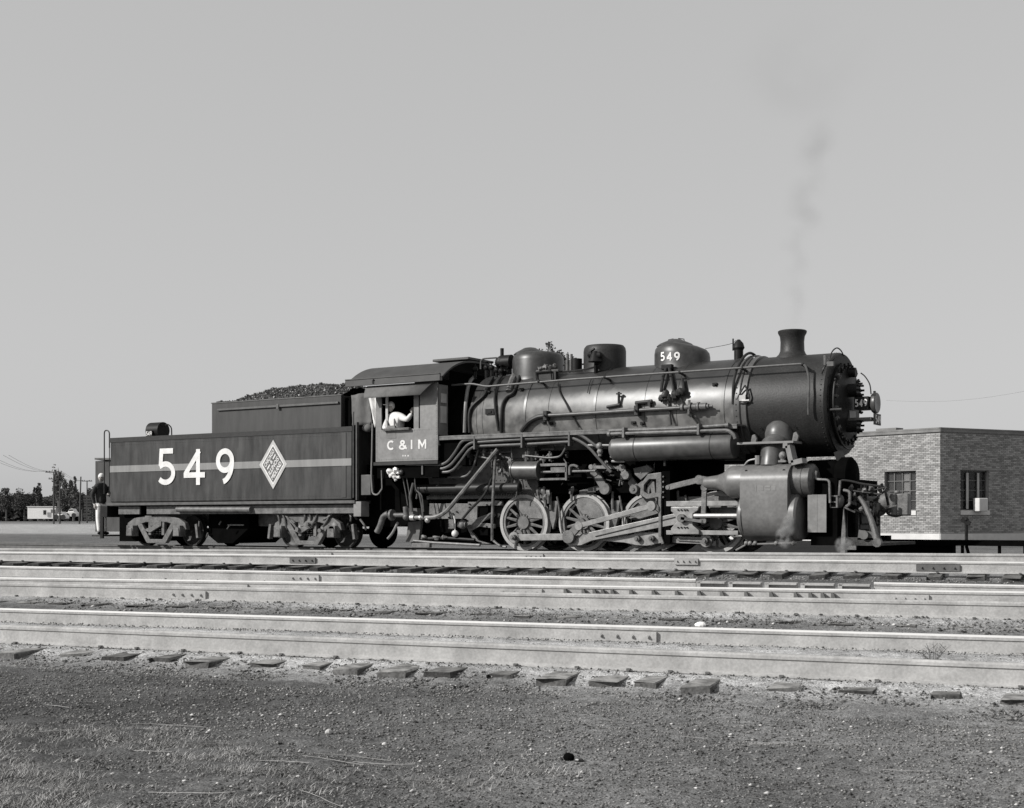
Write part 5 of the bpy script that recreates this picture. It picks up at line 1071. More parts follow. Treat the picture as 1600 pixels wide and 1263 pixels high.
bar('combination_lever',(1101,762),(1099,814),0.055,0.05,26.2,'gear_grey',(0.08,0.08))
b=MB(); c0,c1=X_(1044,26.3),X_(1156,26.3)
for (pa,pb) in((783,791),(829,836)):
    za,zb=Z_(1100,pb,26.3),Z_(1100,pa,26.3); b.bx(c0,c1,26.2,26.4,za,zb)
build('guide_bars',b,'rod_steel',loco,bevel=0.006)
b=MB(); zz=lambda py:Z_(1072,py,26.15)
xa_,xb_=X_(1049,26.15),X_(1093,26.15); w_=xb_-xa_
b.prism([(xa_,zz(792)),(xa_,zz(799)),(xa_+w_*0.15,zz(804)),(xa_+w_*0.2,zz(816)),(xa_,zz(826)),(xa_,zz(835)),(xb_,zz(835)),(xb_,zz(829)),(xb_-w_*0.22,zz(821)),(xb_-w_*0.22,zz(803)),(xb_-w_*0.05,zz(798)),(xb_,zz(792))],26.12,26.42); cr=build('crosshead',b,'rod_steel',loco,0,bevel=0.012)
for px in(1060,1065,1070,1074):
    for py in(797,824.5):
        b=MB(); c=W(px,py,26.12); b.cyl(c,c+Vector((0,-0.03,0)),0.018,6); build('crosshead_bolt',b,'black_iron',cr)
b=MB(); c=W(1066,810,26.1); b.cyl(c+Vector((0,.05,0)),c+Vector((0,-0.08,0)),0.09,16); b.slab(c+Vector((0,-.06,0)),W(1097,815,26.04),0.03,0.04); build('wrist_pin',b,'dusty_iron',cr)
b=MB(); b.cyl((X_(1085,26.16),26.16,0.80),(xc0,26.16,0.80),0.05,14); build('piston_rod',b,'bright_metal',loco)
b=MB(); b.bx(X_(1060,26.6),X_(1150,26.6),26.55,26.65,Z_(1100,783,26.6),Z_(1100,776,26.6)); build('frame_rail',b,'gear_grey',loco,bevel=0.004)
poly_part('brake_beam',[(1058,841),(1098,843),(1112,849),(1102,853),(1092,847),(1058,845)],26.3,0.1,'gear_grey')
for px,c_ in ((1035,855),(986,858)): 
    b=MB(); b.slab(W(px+20,c_-6,26.5),W(px,c_+4,26.5),0.03,0.06); build('sand_nozzle',b,'gear_grey',loco)
# driving wheels and springs
for px in(818,912,1013,1119):
    x=X_(px,YN); driver(loco,x,True); driver(loco,x,False); b=MB(); b.cyl((x,YC-0.7,0.655),(x,YC+0.7,0.655),0.11,14); build('axle',b,'black_and_shade',loco)
    b=MB(); 
    for k in range(5): b.bx(x-0.42+k*0.07,x+0.42-k*0.07,26.72,26.82,1.36+k*0.03,1.385+k*0.03)
    build('leaf_spring',b,'pipe_dark',loco)
for px in(865,962,1064):
    b=MB(); c=W(px,800,26.6); b.prism([(c.x-0.12,1.15),(c.x+0.1,1.15),(c.x+0.05,0.75),(c.x-0.02,0.5),(c.x-0.1,0.75)],26.6,26.7); b.tube([(c.x-0.05,26.55,1.35),(c.x-0.05,26.55,0.95)],0.03,7); b.tube([(c.x+0.15,26.5,1.25),(c.x+0.22,26.5,0.9),(c.x+0.30,26.5,0.3)],0.022,6,smooth=3); build('brake_hanger',b,'dusty_iron',loco)
for px,py in((850,768),(857,772),(842,767),(852,778),(893,768)):
    b=MB(0.9); c=W(px,py,26.5); b.sph(c,0.065,8,6,(1,.7,1.3)); b.cyl(c,c+Vector((0,0,-0.22)),0.03,7); build('oil_cup',b,'dusty_iron',loco)
# front end: pilot beam, step panel, coupler, footboards, rails
b=MB(); b.bx(xc1+0.35,X_(1316,YC-1.0),YC-1.3,YC+1.3,0.20,1.55); build('pilot_deck',b,'black_and_shade',loco)
b=MB(); yq=25.95; b.bx(X_(1262,yq),X_(1291,yq),yq,yq+0.03,Z_(1277,832,yq),Z_(1277,773,yq)); b.bx(X_(1276.2,yq),X_(1276.9,yq),yq-0.004,yq,Z_(1277,832,yq),Z_(1277,773,yq)); build('poling_step',b,'cab_paint',loco)
xe=X_(1318,YC-1.0)
b=MB(); b.lathe([(0.35,xe-0.9),(0.36,xe-0.35),(0.33,xe-0.28),(0.40,xe-0.2),(0.40,xe-0.02),(0.32,xe+0.05),(0,xe+0.06)],(0,YC-0.45,1.60),'X',28); build('front_cylinder',b,'black_and_shade',loco)  # shadow of valve chest and boiler put into its near-black colour
xp0,xp1=W(1318,800,YC).x,W(1362,800,YC).x
b=MB(); b.bx(xe-0.1,xp1-0.1,YC-0.35,YC+0.35,0.62,1.12); b.bx(xp0,xp1-0.15,YC-0.28,YC+0.28,0.5,1.25); build('draft_gear',b,'black_iron',loco,bevel=0.02)
cp=W(1392,787,YC)
b=MB(); b.cyl((xp1-0.1,YC,cp.z),(cp.x,YC,cp.z),0.15,16); b.sph((cp.x-0.08,YC-0.05,cp.z+0.03),0.21,14,10,(1.1,0.9,1)); b.sph((cp.x-0.3,YC+0.05,cp.z-0.13),0.2,12,8,(1.0,1,0.7)); b.sph((cp.x+0.1,YC,cp.z-0.18),0.17,12,8,(1.2,1,0.6)); cpl=build('coupler',b,'dusty_iron',loco,60)
b=MB(); b.cyl((cp.x+0.10,YC-0.20,cp.z-0.24),(cp.x+0.10,YC-0.20,cp.z+0.20),0.075,12); b.box((cp.x+0.26,YC-0.08,cp.z-0.02),(0.30,0.24,0.44)); b.cyl((cp.x+0.18,YC-0.16,cp.z+0.2),(cp.x+0.18,YC-0.16,cp.z+0.26),0.06,10); build('knuckle',b,'gear_grey',cpl,bevel=0.02)
def fpipe(name,pts,r,m,Y,rr=0.08):
    b=MB(); b.tube(rnd([W(px,py,Y) for px,py in pts],rr),r,7); build(name,b,m,loco)
fpipe('pilot_handrail',[(1297,786),(1296,750),(1273,749),(1276,736)],0.026,'gear_grey',26.0)
fpipe('pilot_handrail',[(1311,775),(1313,750),(1330,752),(1345,756),(1375,760)],0.022,'pipe_dark',26.1)
fpipe('pilot_handrail',[(1311,775),(1313,751)],0.026,'gear_grey',26.07)
fpipe('coupler_lift_rod',[(1318,765),(1378,773),(1385,762)],0.020,'pipe_dark',26.3)
fpipe('coupler_lift_rod',[(1352,770),(1385,761)],0.016,'pipe_dark',26.35)
fpipe('air_hose',[(1318,766),(1328,768),(1328,788),(1322,792)],0.03,'gear_grey',26.1)
fpipe('pilot_upright',[(1352,757),(1352,790)],0.035,'black_iron',26.5)
fpipe('pilot_upright',[(1346,757),(1346,775)],0.02,'black_iron',26.5)
fpipe('pilot_upright',[(1377,756),(1384,770),(1388,790)],0.028,'black_iron',26.6)
b=MB(); yq=26.05; b.bx(X_(1296,yq),X_(1309,yq),yq,yq+0.08,Z_(1302,794,yq),Z_(1302,774,yq)); lb=build('lamp_box',b,'gear_grey',loco,bevel=0.01)
b=MB(); b.bx(X_(1298.5,yq),X_(1305.5,yq),yq-0.012,yq-0.001,Z_(1302,783,yq),Z_(1302,776.5,yq)); b.bx(X_(1298.5,yq),X_(1305.5,yq),yq-0.012,yq-0.001,Z_(1302,792,yq),Z_(1302,785.5,yq)); build('lamp_lens',b,'black_and_shade',lb)
b=MB(); c=W(1312,783,26.2); b.sph(c,0.14,12,8,(0.6,1,1)); build('marker_lamp',b,'dusty_iron',loco)
b=MB(); b.bx(X_(1320,26.3),X_(1380,26.3),26.2,2*YC-26.2,0.20,0.26); b.bx(X_(1320,26.3),X_(1380,26.3),26.15,26.2,0.20,0.36); build('front_footboard',b,'tie_dark',loco,bevel=0.005)
for px in(1322,1340,1361,1373):
    b=MB(); x=X_(px,26.6); b.bx(x-0.03,x+0.03,26.55,26.62,0.26,1.05); build('footboard_hanger',b,'black_iron',loco)
b=MB(); b.tube([W(1342,776,26.15),W(1350,788,26.15),W(1362,815,26.1),W(1371,848,26.05)],[0.035,0.045,0.06,0.06],9,smooth=4); b.cyl(W(1371,848,26.0)+Vector((0,-.05,0)),W(1371,848,26.0)+Vector((0,.06,0)),0.09,10); build('brake_hose',b,'dusty_iron',loco)
b=MB(); c=W(1350,836,26.1); b.cyl(c+Vector((0,-.03,0)),c+Vector((0,.03,0)),0.09,16); b.prism([(c.x-0.15,c.z-0.1),(c.x+0.2,c.z-0.1),(c.x+0.2,c.z+0.05),(c.x-0.12,c.z+0.1)],26.15,26.2); build('step_casting',b,'rail_dark',loco)
b=MB(); b.prism([(X_(1313,26.1),0.0+0.05),(X_(1320,26.1),0.05),(X_(1321,26.1),0.5),(X_(1318,26.1),0.95),(X_(1315,26.1),0.5)],26.1,26.16); build('pilot_brace',b,'gear_grey',loco)
b=MB(); b.bx(X_(1319,26.3),X_(1343,26.3),26.08,26.14,0.12,0.20); build('footboard_edge',b,'gear_grey',loco)
rr=random.Random(8)
for k in range(26):
    px=rr.uniform(1322,1384); py=rr.uniform(764,802); cc=W(px,py,26.4+rr.uniform(-.3,.5)); b=MB(0.9)
    if rr.random()<0.5: b.sph(cc,rr.uniform(.04,.10),8,6,(1,.8,rr.uniform(.7,1.4)))
    else: b.tube([cc,cc+Vector((rr.uniform(-.25,.25),rr.uniform(-.1,.1),rr.uniform(-.25,.1)))],rr.uniform(.015,.035),6)
    build('coupler_fitting',b,rr.choice(['black_iron','pipe_dark','dusty_iron']),loco)
for k in range(70):
    px=rr.uniform(645,1040); py=rr.uniform(700,770) if px<940 else rr.uniform(722,760); cc=W(px,py,26.45+rr.uniform(-.15,.15)); b=MB(0.8); t_=rr.random()
    if t_<0.35: b.sph(cc,rr.uniform(.03,.06),8,6,(1,.8,rr.uniform(.7,1.4))); b.cyl(cc,cc+Vector((0,-.06,0)),.02,6)
    elif t_<0.7: b.tube([cc,cc+Vector((rr.uniform(-.3,.3),0,rr.uniform(-.06,.06)))],rr.uniform(.010,.022),6)
    else: b.tube([cc,cc+Vector((rr.uniform(-.05,.05),0,rr.uniform(-.3,-.1)))],rr.uniform(.010,.022),6)
    build('gear_fitting',b,rr.choice(['gear_grey','pipe_dark','dusty_iron','pipe_grey']),loco)
for k in range(22):
    px=rr.uniform(210,395) if k<8 else rr.uniform(430,560); py=rr.uniform(800,838); cc=W(px,py,YS+0.36+rr.uniform(0,.2)); b=MB(0.8)
    b.tube([cc,cc+Vector((rr.uniform(-.25,.25),0,rr.uniform(-.2,.2)))],rr.uniform(.012,.028),6); build('brake_fitting',b,rr.choice(['dusty_iron','pipe_dark','pipe_grey']),ten)
# ================================================================== PEOPLE
def skin_fig(name,pts,edges,rad,m,parent=None,sub=2,root=0):
    me=bpy.data.meshes.new(name); off=wloc(parent); me.from_pydata([tuple(Vector(p)-off) for p in pts],edges,[]); me.materials.append(MA[m])
    o=bpy.data.objects.new(name,me); link(o,parent); o.modifiers.new('skin','SKIN')
    me.skin_vertices.new() if not me.skin_vertices else None
    for i,r in enumerate(rad):
        sv=me.skin_vertices[0].data[i]; sv.radius=(r,r) if not isinstance(r,tuple) else r; sv.use_root=(i==root)
    s=o.modifiers.new('sub','SUBSURF'); s.levels=sub; s.render_levels=sub
    return o
def hand(parent,c,d,up,m='skin'):
    c=Vector(c); d=Vector(d).normalized(); up=Vector(up).normalized(); sd_=d.cross(up).normalized(); b=MB()
    b.tube([c,c+d*0.04,c+d*0.09],[0.026,0.040,0.036],8)
    for k,l in enumerate((0.065,0.078,0.074,0.055)):
        p=c+d*0.085+sd_*((k-1.5)*0.020); b.tube([p,p+d*l*0.55,p+d*l*0.8-up*0.03],[0.0095,0.0085,0.0065],6)
    p=c+d*0.03-sd_*0.036; b.tube([p,p-sd_*0.03+d*0.03,p-sd_*0.03+d*0.06-up*0.015],[0.012,0.011,0.008],6); build('hand',b,m,parent,60)
def head(parent,c,fwd,rz=0.115,hair='cloth_white',cap=False):
    c=Vector(c); f=Vector(fwd).normalized(); s=f.cross(EZ).normalized(); b=MB()
    b.sph(c,0.095,16,12,(0.85,0.85,1.2)); h=build('head',b,'skin',parent,70)
    b=MB(); b.tube([c+f*0.08+EZ*0.02,c+f*0.112-EZ*0.015],[0.008,0.014],6); build('nose',b,'skin',h)
    b=MB()
    for q in(-1,1): b.sph(c+s*0.082*q,0.022,8,6,(0.6,0.6,1.2))
    build('ear',b,'skin',h)
    b=MB()
    for q in(-1,1): b.sph(c+f*0.075+s*0.032*q+EZ*0.02,0.011,6,5)
    b.box(c+f*0.079-EZ*0.05,(0.03,0.03,0.006)); build('eyes_and_mouth',b,'black_and_shade',h)
    b=MB(); b.sph(c+EZ*0.028-f*0.012,0.103,16,10,(0.9,0.9,1.05)); b.v=[(x,y,max(z,c.z+0.015 if (Vector((x,y,z))-c).dot(f)>0 else c.z-0.06)) for x,y,z in b.v]
    if cap: b.prism([(0,0)],0,0) if False else b.box(c+f*0.12+EZ*0.055,(0.10,0.13,0.012))
    build('hair' if not cap else 'cap',b,hair,h,70)
# brakeman standing on the tender footboard, one hand on the grab iron
fx=X_(158,26.15); fy=26.15; fz=0.30
per=thing('person','person in dark jacket and white trousers standing on the tender rear footboard','person',(fx,fy,fz))
P=[(fx+.03,fy,fz+0.86),(fx+.02,fy+.09,fz+0.80),(fx+.01,fy+.10,fz+0.45),(fx+0.03,fy+.11,fz+0.07),(fx+.02,fy-.09,fz+0.80),(fx+.0,fy-.09,fz+0.46),(fx+.04,fy-.09,fz+0.07)]
skin_fig('trousers',P,[(0,1),(1,2),(2,3),(0,4),(4,5),(5,6)],[0.15,0.105,0.082,0.068,0.105,0.085,0.07],'cloth_white',per)
P=[(fx+.03,fy,fz+0.84),(fx+.0,fy,fz+1.05),(fx-.03,fy,fz+1.25),(fx-.01,fy,fz+1.40),(fx+.0,fy,fz+1.50),(fx-.02,fy-.18,fz+1.38),(fx-.10,fy-.24,fz+1.12),(fx-.04,fy-.20,fz+0.88),(fx+.0,fy+.18,fz+1.38),(fx+.10,fy+.2,fz+1.15),(fx+.22,fy+.05,fz+1.15)]
skin_fig('jacket',P,[(0,1),(1,2),(2,3),(3,4),(3,5),(5,6),(6,7),(3,8),(8,9),(9,10)],[0.155,0.15,0.165,0.12,0.06,0.075,0.062,0.05,0.075,0.062,0.05],'cloth_dark',per)
head(per,(fx+.01,fy,fz+1.63),(0.6,-0.8,-0.1),hair='cloth_white')
hand(per,(fx-.03,fy-.2,fz+0.86),(0.15,0,-1),(0,-1,0)); hand(per,(fx+.24,fy+.04,fz+1.15),(1,-.5,0.1),(0,0,1))
b=MB()
for q in(-1,1): b.sph((fx+.09,fy+.1*q,fz+0.045),0.06,10,7,(2.1,0.9,0.75))
build('shoes',b,'black_and_shade',per)
# engineer leaning at the cab window
ex=X_(622,26.15); ey=26.10; ez=2.35
eng=thing('person','engineer in overalls over a white shirt sitting at the open cab window','person',(ex,ey,ez))
P=[(ex,ey+.05,ez+0.15),(ex,ey+.04,ez+0.40),(ex-.0,ey,ez+0.68),(ex-.03,ey,ez+0.88),(ex-.08,ey-.02,ez+1.0),(ex-.2,ey-.06,ez+0.82),(ex-.26,ey-.16,ez+0.60),(ex-.16,ey-.22,ez+0.56),(ex+.18,ey-.06,ez+0.86),(ex+.40,ey-.10,ez+0.78),(ex+.50,ey-.05,ez+0.94)]
skin_fig('shirt',P,[(0,1),(1,2),(2,3),(3,4),(3,5),(5,6),(6,7),(3,8),(8,9),(9,10)],[0.17,0.17,0.19,0.14,0.06,0.10,0.075,0.05,0.10,0.075,0.05],'cloth_white',eng)
b=MB(); c=Vector((ex-.03,ey-.155,ez+0.55)); b.prism([(c.x-0.15,c.z-0.22),(c.x+0.20,c.z-0.22),(c.x+0.14,c.z+0.10),(c.x-0.10,c.z+0.10)],ey-.235,ey-.17); b.tube([c+Vector((-.08,-.06,.08)),c+Vector((-.12,-0.03,.22)),c+Vector((-.12,.05,.32))],0.022,6); b.tube([c+Vector((.12,-.06,.08)),c+Vector((.09,-0.02,.24)),c+Vector((.06,.05,.34))],0.022,6)
build('overall_bib',b,'denim',eng,40,bevel=0.02)
head(eng,(ex-.14,ey-.06,ez+1.12),(-0.55,-0.8,-0.05),hair='cloth_white',cap=True)
hand(eng,(ex-.15,ey-.23,ez+0.56),(1,-.2,-.1),(0,0,1)); hand(eng,(ex+.50,ey-.05,ez+0.94),(0.2,-.1,1),(0,-1,0))
b=MB(); b.bx(ex-0.25,ex+0.3,ey-.08,ey+.4,2.2,2.45); b.tube([(ex,ey+0.1,ez+0.1),(ex+.35,ey+.1,ez+0.12),(ex+.45,ey+.12,ez-0.05)],0.09,8); build('overall_legs',b,'denim',eng)

# ================================================================== SMOKE AND STEAM
def vol(name,dens,color,sc_noise=2.0):
    m=bpy.data.materials.new(name); m.use_nodes=True; n=m.node_tree; n.nodes.clear(); L=n.links
    o=n.nodes.new('ShaderNodeOutputMaterial'); v=n.nodes.new('ShaderNodeVolumePrincipled'); v.inputs['Color'].default_value=(color,)*3+(1,); v.inputs['Anisotropy'].default_value=0.2
    tc=n.nodes.new('ShaderNodeTexCoord'); ln=n.nodes.new('ShaderNodeVectorMath'); ln.operation='LENGTH'; L.new(tc.outputs['Object'],ln.inputs[0])
    mr=n.nodes.new('ShaderNodeMapRange'); mr.interpolation_type='SMOOTHSTEP'; mr.inputs[1].default_value=1.0; mr.inputs[2].default_value=0.0; mr.inputs[4].default_value=dens; L.new(ln.outputs['Value'],mr.inputs[0])
    g=n.nodes.new('ShaderNodeNewGeometry'); nz=n.nodes.new('ShaderNodeTexNoise'); nz.inputs['Scale'].default_value=sc_noise; nz.inputs['Detail'].default_value=4; L.new(g.outputs['Position'],nz.inputs[0])
    r2=n.nodes.new('ShaderNodeMapRange'); r2.inputs[1].default_value=0.35; r2.inputs[2].default_value=0.65; r2.inputs[4].default_value=1.6; L.new(nz.outputs[0],r2.inputs[0])
    mu=n.nodes.new('ShaderNodeMath'); mu.operation='MULTIPLY'; L.new(mr.outputs[0],mu.inputs[0]); L.new(r2.outputs[0],mu.inputs[1]); L.new(mu.outputs[0],v.inputs['Density']); L.new(v.outputs[0],o.inputs['Volume']); return m
MA['smoke']=vol('smoke',0.30,0.35,1.6); MA['smoke_thin']=vol('smoke_thin',0.035,0.35,0.9); MA['steam']=vol('steam',16.0,0.99,7.0)
sph_me={}
def puff(kind,loc,sc,parent,rot=0.0):
    if kind not in sph_me: sph_me[kind]=mesh_of('puff',MB().sph((0,0,0),1.0,24,16),kind,0)
    o=bpy.data.objects.new('puff',sph_me[kind]); link(o,parent); o.location=Vector(loc)-wloc(parent); o.scale=sc; o.rotation_euler=(0,rot,0); return o
sx=W(1238,517,YC)
smk=thing('smoke','thin wisp of dark smoke rising from the smokestack','smoke',(sx.x,YC,4.7)); smk['kind']='stuff'
for px,py,rx,rz in((1240,505,.30,.5),(1247,470,.26,.5),(1238,440,.40,.5),(1251,405,.30,.6),(1240,375,.45,.4),(1250,322,.50,.40),(1268,338,.42,.5),(1255,296,.5,.35),(1276,285,.35,.7),(1264,240,.45,.5),(1282,215,.5,.6),(1240,150,1.6,.8),(1275,110,1.8,.9),(1225,75,1.7,.7)):
    puff('smoke' if py>180 else 'smoke_thin',W(px,py,YC),(rx,rx,rz),smk,random.uniform(-.5,.5))
stm=thing('steam','small white puffs of steam drifting below the cylinder and pilot','steam',W(1225,848,26.0)); stm['kind']='stuff'
for px,py,r_ in((1226,846,.16),(1222,836,.17),(1230,826,.18),(1218,843,.10),(1316,852,.18),(1322,849,.14),(1232,815,.15)):
    puff('steam',W(px,py,25.62),(r_,r_*0.7,r_*1.1),stm)

# ================================================================== BRICK BUILDING
DB=50.0
def cdir(a,left=True):    # horizontal direction at angle a from the view axis, to the left or right
    r_=-math.sin(R(a)) if left else math.sin(R(a)); d=math.cos(R(a)); return Vector((CS*r_-SN*d,SN*r_+CS*d,0))
cor=WD(1469,815,DB); cor.z=0
dl=cdir(41,True); dr=cdir(64,False)
ZG=0.08; ZT=CAMH+(HOR-675)*DB/F
def wall_pt(d,px):        # distance along wall direction d from the corner for an image column
    u=(px-800)/F; v=Vector((-SN+CS*u,CS+SN*u,0)); # solve cor+d*t = v*k
    det=d.x*(-v.y)-d.y*(-v.x); t=(-cor.x*(-v.y)+cor.y*(-v.x))/det; return t
bld=thing('brick_building','single-storey light brick yard building with steel sash windows, behind the locomotive front','building',cor+Vector((0,0,ZG)))
LL=wall_pt(dl,1040); LR=9.0
wl0,wl1=wall_pt(dl,1431),wall_pt(dl,1382); wz1=CAMH+(HOR-736)*DB/F*1.0; 
def zat(d,px,py):
    t=wall_pt(d,px); p=cor+d*t; dep=-SN*p.x+CS*p.y; return CAMH+dep*(HOR-py)/F
lz0,lz1=zat(dl,1431,798),zat(dl,1431,735.5)
wr0,wr1=wall_pt(dr,1501),wall_pt(dr,1545); rz0,rz1=zat(dr,1501,797.5),zat(dr,1501,734.5)
def face(d,L,out,wins):
    # backing wall (mortar) with window openings, built of boxes in the wall's own axes
    nrm=out; b=MB(); ang=math.atan2(d.y,d.x); 
    def slabw(t0,t1,z0,z1,inn=0.02,dep=0.28,mb=b):
        q=[cor+d*t+nrm*(-inn)+Vector((0,0,z)) for t,z in((t0,z0),(t1,z0),(t1,z1),(t0,z1))]
        mb.add([v for v in q]+[v-nrm*dep for v in q],[(0,1,2,3),(7,6,5,4),(0,4,5,1),(1,5,6,2),(2,6,7,3),(3,7,4,0)])
    ts=[0.0]+sum([[w[0],w[1]] for w in wins],[])+[L]
    cur=0.0
    for (t0,t1,z0,z1) in wins:
        slabw(cur,t0,ZG-0.5,ZT); slabw(t0,t1,ZG-0.5,z0); slabw(t0,t1,z1,ZT); cur=t1
    slabw(cur,L,ZG-0.5,ZT)
    return b,slabw
nl=Vector((-dl.y,dl.x,0)); nl=nl if nl.dot(-cor)>0 else -nl
nr=Vector((-dr.y,dr.x,0)); nr=nr if nr.dot(-cor)>0 else -nr
for d,L,nn_,wins,m in ((dl,LL,nl,[(wl0,wl1,lz0,lz1),(wl0+6.5,wl1+6.5,lz0,lz1)],'l'),(dr,LR,nr,[(wr0,wr1,rz0,rz1),(wr0+5,wr1+5,rz0,rz1)],'r')):
    b,slabw=face(d,L,nn_,wins); wall=build('wall',b,'mortar',bld,0)
    # bricks
    b=MB(); ch=0.0667; z=ZG+0.16; row=0; bl=0.20; r=random.Random(5)
    zc0=ZG+0.16
    while z+0.056<ZT-0.02:
        t=-0.0 if row%2 else -bl/2-0.005
        t0=t
        while t0<L:
            a=max(0.004,t0+0.006); e=min(L,t0+bl-0.006)
            # clip at windows
            segs=[(a,e)]
            for (w0,w1,z0_,z1_) in wins:
                if z+0.05>z0_-0.0 and z<z1_:
                    ns_=[]
                    for (p,q) in segs:
                        if q<=w0 or p>=w1: ns_.append((p,q))
                        else:
                            if p<w0: ns_.append((p,w0))
                            if q>w1: ns_.append((w1,q))
                    segs=ns_
            for (p,q) in segs:
                if q-p<0.02: continue
                pr_=0.0+r.uniform(-0.004,0.004)
                Q=[cor+d*tt+nn_*pr_+Vector((0,0,zz)) for tt,zz in((p,z),(q,z),(q,z+0.056),(p,z+0.056))]; I_=[v-nn_*0.03 for v in Q]
                b.add(Q+I_,[(0,1,2,3),(0,4,5,1),(1,5,6,2),(2,6,7,3),(3,7,4,0)])
            t0+=bl+ (0 if row%6 else -0.0)
        z+=ch; row+=1
    build('brick_courses',b,'brick',wall,0,kind='stuff')
    b=MB(); slabw(0.0 if m=='l' else -0.0,L,ZG-0.4,ZG+0.145,-0.03,0.30,b); build('concrete_footing',b,'concrete',bld,0)
    b=MB(); slabw(-0.06,L,ZT+0.002,ZT+0.10,-0.05,0.42,b); slabw(-0.04,L,ZT+0.11,ZT+0.17,-0.02,0.32,b)
    build('parapet_coping',b,'coping',bld,0)
    for wi,(t0,t1,z0_,z1_) in enumerate(wins):
        b=MB(); slabw(t0-0.02,t1+0.02,z0_-0.17,z0_-0.002,-0.04,0.2,b); wn=build('window_sill',b,'concrete',bld,0)
        b=MB(); fr=0.045
        for (a,e,za,zb) in((t0,t1,z0_,z0_+fr),(t0,t1,z1_-fr,z1_),(t0,t0+fr,z0_,z1_),(t1-fr,t1,z0_,z1_)): slabw(a,e,za,zb,0.14,0.05,b)
        nv=4 if m=='l' else 3; nh=4
        for k in range(1,nv): tt=t0+(t1-t0)*k/nv; slabw(tt-0.018,tt+0.018,z0_,z1_,0.15,0.04,b)
        for k in range(1,nh): zz=z0_+(z1_-z0_)*k/nh; slabw(t0,t1,zz-0.014,zz+0.014,0.152,0.035,b)
        win=build('window',b,'steel_sash',bld,0)
        for k in range(nv):
            for j in range(nh):
                ta,tb=t0+(t1-t0)*k/nv+0.02,t0+(t1-t0)*(k+1)/nv-0.02; za,zb=z0_+(z1_-z0_)*j/nh+0.016,z0_+(z1_-z0_)*(j+1)/nh-0.016
                b=MB(); slabw(ta,tb,za,zb,0.165,0.006,b); build('pane',b,'window_glass',win,0)
        w_=t1-t0
        if m=='l':
            for (a,e,mm) in((0.02,0.28,'curtain_grey'),(0.30,0.53,'shed_white'),(0.57,0.98,'curtain_grey')):
                b=MB(); slabw(t0+w_*a,t0+w_*e,z0_+0.05,z1_-0.05,0.22,0.02,b); build('curtain',b,mm,win,0)
        else:
            for (a,e) in((0.27,0.35),(0.66,0.73)):
                b=MB(); slabw(t0+w_*a,t0+w_*e,z0_+0.05,z1_-0.1,0.10,0.02,b); build('curtain_edge',b,'curtain',win,0)
        b=MB(); slabw(t0-0.1,t1+0.1,z0_-0.1,z1_+0.1,0.29,0.05,b); build('room_backing',b,'room_dark',win,0)
# roof and rear volume
b=MB(); q=[cor+dl*0.3+dr*0.3,cor+dl*LL,cor+dl*LL+dr*LR,cor+dr*LR]; b.add([v+Vector((0,0,ZT-0.25)) for v in q],[(0,1,2,3)]); build('flat_roof',b,'coping',bld,0)
b=MB(); t=wall_pt(dl,1365); p=cor+dl*(t)+dr*0.8; b.box((p.x,p.y,ZT+0.12),(0.9,0.5,0.36),Matrix.Rotation(math.atan2(dl.y,dl.x),3,'Z')); build('roof_vent',b,'coping',bld,0)
t=wall_pt(dr,1526); p=cor+dr*t+nr*0.2; zc=zat(dr,1526,789)
b=MB(); rot=Matrix.Rotation(math.atan2(dr.y,dr.x),3,'Z'); b.box((p.x,p.y,zc),(0.45,0.32,0.50),rot); o=build('meter_box',b,'concrete',None,0,bevel=0.03); tag(o,'pale metal cabinet mounted on the shaded brick wall below the right window','cabinet')
# sign post
p=WD(1510,853,48.0); b=MB(); zt_=CAMH+48*(HOR-815)/F
b.cyl((p.x,p.y,-0.3),(p.x,p.y,zt_),0.06,8); b.box((p.x-0.02,p.y,zt_+0.0),(0.34,0.12,0.16),Matrix.Rotation(0.5,3,'Y')); b.sph((p.x,p.y,zt_+0.06),0.09,8,6)
tag(build('switch_stand',b,'black_iron',None),'dark switch stand post in front of the shaded brick wall','switch stand')
# low black timber bumper in front of the building
ya=29.6; b=MB(); b.bx(X_(1322,ya),X_(1720,ya),ya,ya+0.35,Z_(1500,853,ya),Z_(1500,844,ya)); b.bx(X_(1322,ya),X_(1378,ya),ya+0.36,ya+0.7,Z_(1500,850,ya),Z_(1500,838,ya))
bum=thing('loading_curb','long low black timber curb running past the front of the locomotive','timber curb',(X_(1400,ya),ya,0)); build('beam',b,'black_and_shade',bum,0)
b=MB(); b.bx(X_(1322,ya),X_(1488,ya),ya+0.05,ya+0.30,-0.2,Z_(1500,853,ya)-0.001); build('skirt_board',b,'black_and_shade',bum,0)
for px in(1502,1508,1560,1600):
    b=MB(); x=X_(px,ya); b.tube([(x,ya+.1,Z_(px,853,ya)),(x+(0.1 if px==1508 else 0),ya+.1,-0.2)],0.04,6); build('leg',b,'black_and_shade',bum)

